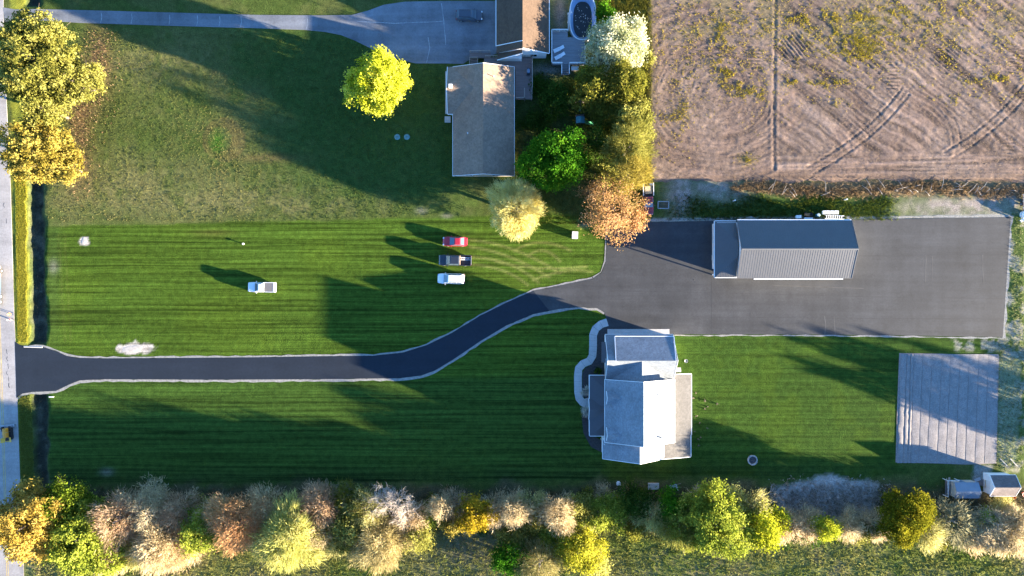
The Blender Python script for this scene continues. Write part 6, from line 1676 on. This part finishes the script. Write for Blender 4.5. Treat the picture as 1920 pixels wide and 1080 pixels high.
for sx, rw_ in ((-.55, .2), (.5, .28)):
    for s in (-1, 1): t.local('wheel', MB().tube([(sx, s * .28, rw_), (sx, s * .46, rw_)], [rw_, rw_], 14), TYRE)
t = Thing('storage_drum', 'blue-green drum beside the orange-brown machine behind the barn', 'drum', (*W2(1531, 404), 0)); t.local('shell', MB().cyl((0, 0, 0), .3, .9, 18), M('blue_green_drum', (.08, .20, .24), .5)); t.local('lid', MB().cyl((0, 0, .9), .31, .04, 18, .27), M('pale_blue_lid', (.3, .42, .46), .5))
for i in range(4):
    x, y = W2(1543 + i * 7.5, 399)
    t = Thing('storage_bin', 'white storage bin in the row behind the barn', 'bin', (x, y, 0), rr.uniform(-.1, .1), 'white bins behind the barn'); t.local('body', MB().loft([[(-.26, -.24, 0), (.26, -.24, 0), (.26, .24, 0), (-.26, .24, 0)], [(-.33, -.3, .7), (.33, -.3, .7), (.33, .3, .7), (-.33, .3, .7)]]), TRIM); t.local('lid', MB().box(-.36, .36, -.33, .33, .705, .76), TRIM if i % 2 else LOUNGE)
t = Thing('ladder_rack', 'white slatted rack lying behind the barn beside the bins', 'rack', (*W2(1561, 407.5), 0), R(-2))
for s in (-.3, .3): t.local('rail', MB().bar((-1.6, s, .35), (2.0, s, .35), .1, .1), TRIM)
for k in range(8): t.local('slat', MB().bar((-1.3 + k * .4, -.3, .42), (-1.3 + k * .4, .3, .42), .14, .04), TRIM)
for sx in (-1.4, 1.8):
    for s in (-.3, .3): t.local('leg', MB().bar((sx, s, 0), (sx, s, .3), .08, .08), TRIM)
# stakes and frame north of the barn
for i, (px, py) in enumerate(((1374.5, 377), (1582.5, 375))):
    t = Thing('survey_stake', ('white survey stake in the weeds north of the lean-to' if i == 0 else 'white survey stake in the bright weeds near the white rack'), 'stake', (*W2(px, py), 0)); t.local('post', MB().box(-.08, .08, -.08, .08, -.1, 1.2), TRIM); t.local('cap', MB().box(-.11, .11, -.11, .11, 1.2, 1.25), TRIM)
t = Thing('timber_frame', 'rectangular grey timber frame lying in the grass near the red truck', 'frame', (*W2(1243.5, 384.5), 0), R(-1))
for a, b_ in (((-1, -.65), (1, -.65)), ((1, -.65), (1, .65)), ((1, .65), (-1, .65)), ((-1, .65), (-1, -.65))): t.local('rail', MB().bar((*a, .14), (*b_, .14), .13, .1), METAL)
for k in range(5): t.local('slat', MB().bar((-.9, -.4 + k * .2, .11), (.9, -.4 + k * .2, .11), .06, .04), SH_OLD)
# trailer and tank at the north-east corner
t = Thing('utility_trailer', 'grey steel utility trailer parked beyond the corner of the court', 'trailer', (*W2(1925, 385), 0), 0)
t.local('rail', MB().bar((-1.1, -1.7, 1.0), (-1.1, 1.9, 1.0), .1, .1).bar((1.1, -1.7, 1.0), (1.1, 1.9, 1.0), .1, .1), TRIM); t.local('deck', MB().box(-1.1, 1.1, -1.7, 1.9, .5, .58), SH_OLD)
for yy in (-1.7, -.5, .7, 1.9):
    for s in (-1.1, 1.1): t.local('stanchion', MB().bar((s, yy, .5), (s, yy, 1.0), .07, .07), TRIM)
t.local('crossbar', MB().bar((-1.1, -.5, .62), (1.1, -.5, .62), .1, .06).bar((-1.1, 1.9, 1.0), (1.1, 1.9, 1.0), .08, .08), TRIM)
for s in (-1, 1):
    wh = t.local('wheel', MB().tube([(s * 1.15, .2, .35), (s * 1.35, .2, .35)], [.35, .35], 16), TYRE); t.local('rim', MB().tube([(s * 1.3, .2, .35), (s * 1.37, .2, .35)], [.2, .18], 12), RIM, parent=wh)
t.local('drawbar', MB().bar((0, -1.7, .45), (0, -3.0, .45), .1, .1), METAL)
t = Thing('water_tank', 'white round tank below the grey utility trailer', 'tank', (*W2(1919, 403), 0)); t.local('shell', MB().loft([[(r_ * math.cos(2 * PI * k / 20), r_ * math.sin(2 * PI * k / 20), z) for k in range(20)] for r_, z in ((.75, 0), (.78, .9), (.6, 1.15), (.2, 1.25), (.2, 1.32), (.02, 1.33))]), TRIM); t.local('strap', MB().cyl((0, 0, .5), .785, .06, 20), METAL)
t = Thing('plastic_chair', 'pale plastic chair near the white tank at the court corner', 'chair', (*W2(1913, 414), 0), R(35)); t.local('seat', MB().box(-.25, .25, -.24, .24, .4, .44), LOUNGE); t.local('backrest', MB().slab([(.22, -.24, .44), (.26, -.24, .44), (.38, -.24, .9), (.34, -.24, .9)], .001).add([(.22, -.24, .44), (.22, .24, .44), (.36, .24, .9), (.36, -.24, .9), (.26, -.24, .44), (.26, .24, .44), (.40, .24, .9), (.40, -.24, .9)], [(0, 1, 2, 3), (7, 6, 5, 4), (0, 4, 5, 1), (1, 5, 6, 2), (2, 6, 7, 3), (3, 7, 4, 0)]), LOUNGE)
for sx in (-.22, .22):
    for s in (-.2, .2): t.local('leg', MB().box(sx - .02, sx + .02, s - .02, s + .02, 0, .4), LOUNGE)
# swing set in the shade
t = Thing('swing_set', 'play set with green slide and swing beam in the shade behind the house', 'swing set', (*W2(1086, 225), 0))
DKW = M('dark_play_timber', (.11, .09, .085), .8, var=.15); GRN = M('green_slide_plastic', (.05, .26, .13), .35, var=.06); TARP = M('blue_green_canopy', (.04, .16, .18), .6, var=.1)
t.local('swing_beam', MB().bar((0, .9, 2.2), (0, 3.2, 2.2), .1, .14), DKW); t.local('end_frame', MB().bar((-.85, 3.2, 0), (0, 3.2, 2.2), .1, .1).bar((.85, 3.2, 0), (0, 3.2, 2.2), .1, .1).bar((-.6, 3.2, .9), (.6, 3.2, .9), .08, .08), DKW)
t.local('platform', MB().box(-.75, .75, -1.1, .7, 1.15, 1.25), DKW)
for sx in (-.7, .7):
    for sy in (-1.05, .65): t.local('post', MB().box(sx - .05, sx + .05, sy - .05, sy + .05, 0, 2.1), DKW)
t.local('canopy', MB().slab([(-.8, -1.1, 2.1), (0, -1.1, 2.6), (0, .1, 2.6), (-.8, .1, 2.1)], .03).slab([(0, -1.1, 2.6), (.8, -1.1, 2.1), (.8, .1, 2.1), (0, .1, 2.6)], .03), TARP)
t.local('slide', MB().slab([(.75, -1.0, 1.3), (2.7, -1.0, .25), (2.7, -.5, .25), (.75, -.5, 1.3)], .05).bar((.75, -1.02, 1.36), (2.7, -1.02, .33), .06, .16).bar((.75, -.48, 1.36), (2.7, -.48, .33), .06, .16), GRN)
t.local('swing_seat', MB().box(-.22, .22, 1.6, 1.8, .5, .54), GRN); t.local('swing_chain', MB().bar((-.2, 1.7, .54), (-.2, 1.7, 2.15), .02, .02).bar((.2, 1.7, .54), (.2, 1.7, 2.15), .02, .02), METAL)
# marks on the court: bits of dropped tar, and a mailbox reflector by the ditch
for i, (px, py) in enumerate(((1301, 525), (1304, 529), (1396, 547), (1394, 549), (1408, 588))):
    mound('tar_lump', 'dropped lump of black asphalt on the court in front of the barn', px, py, rr.uniform(.15, .3), rr.uniform(.1, .2), .07, TAR, 40 + i, 'asphalt lump')['group'] = 'asphalt lumps on the court'
single('culvert_pipe', MB().tube([(*W2(45, 650), -.12), (*W2(80, 651), -.12)], [.22, .22], 14), CONC, 'pale concrete pipe end edging the ditch north of the driveway mouth', 'pipe')
single('drain_marker', MB().cbox((*W2(97, 744), .12), (.8, .16, .24)), TRIM, 'small white marker block in the grass at the driveway mouth', 'marker')
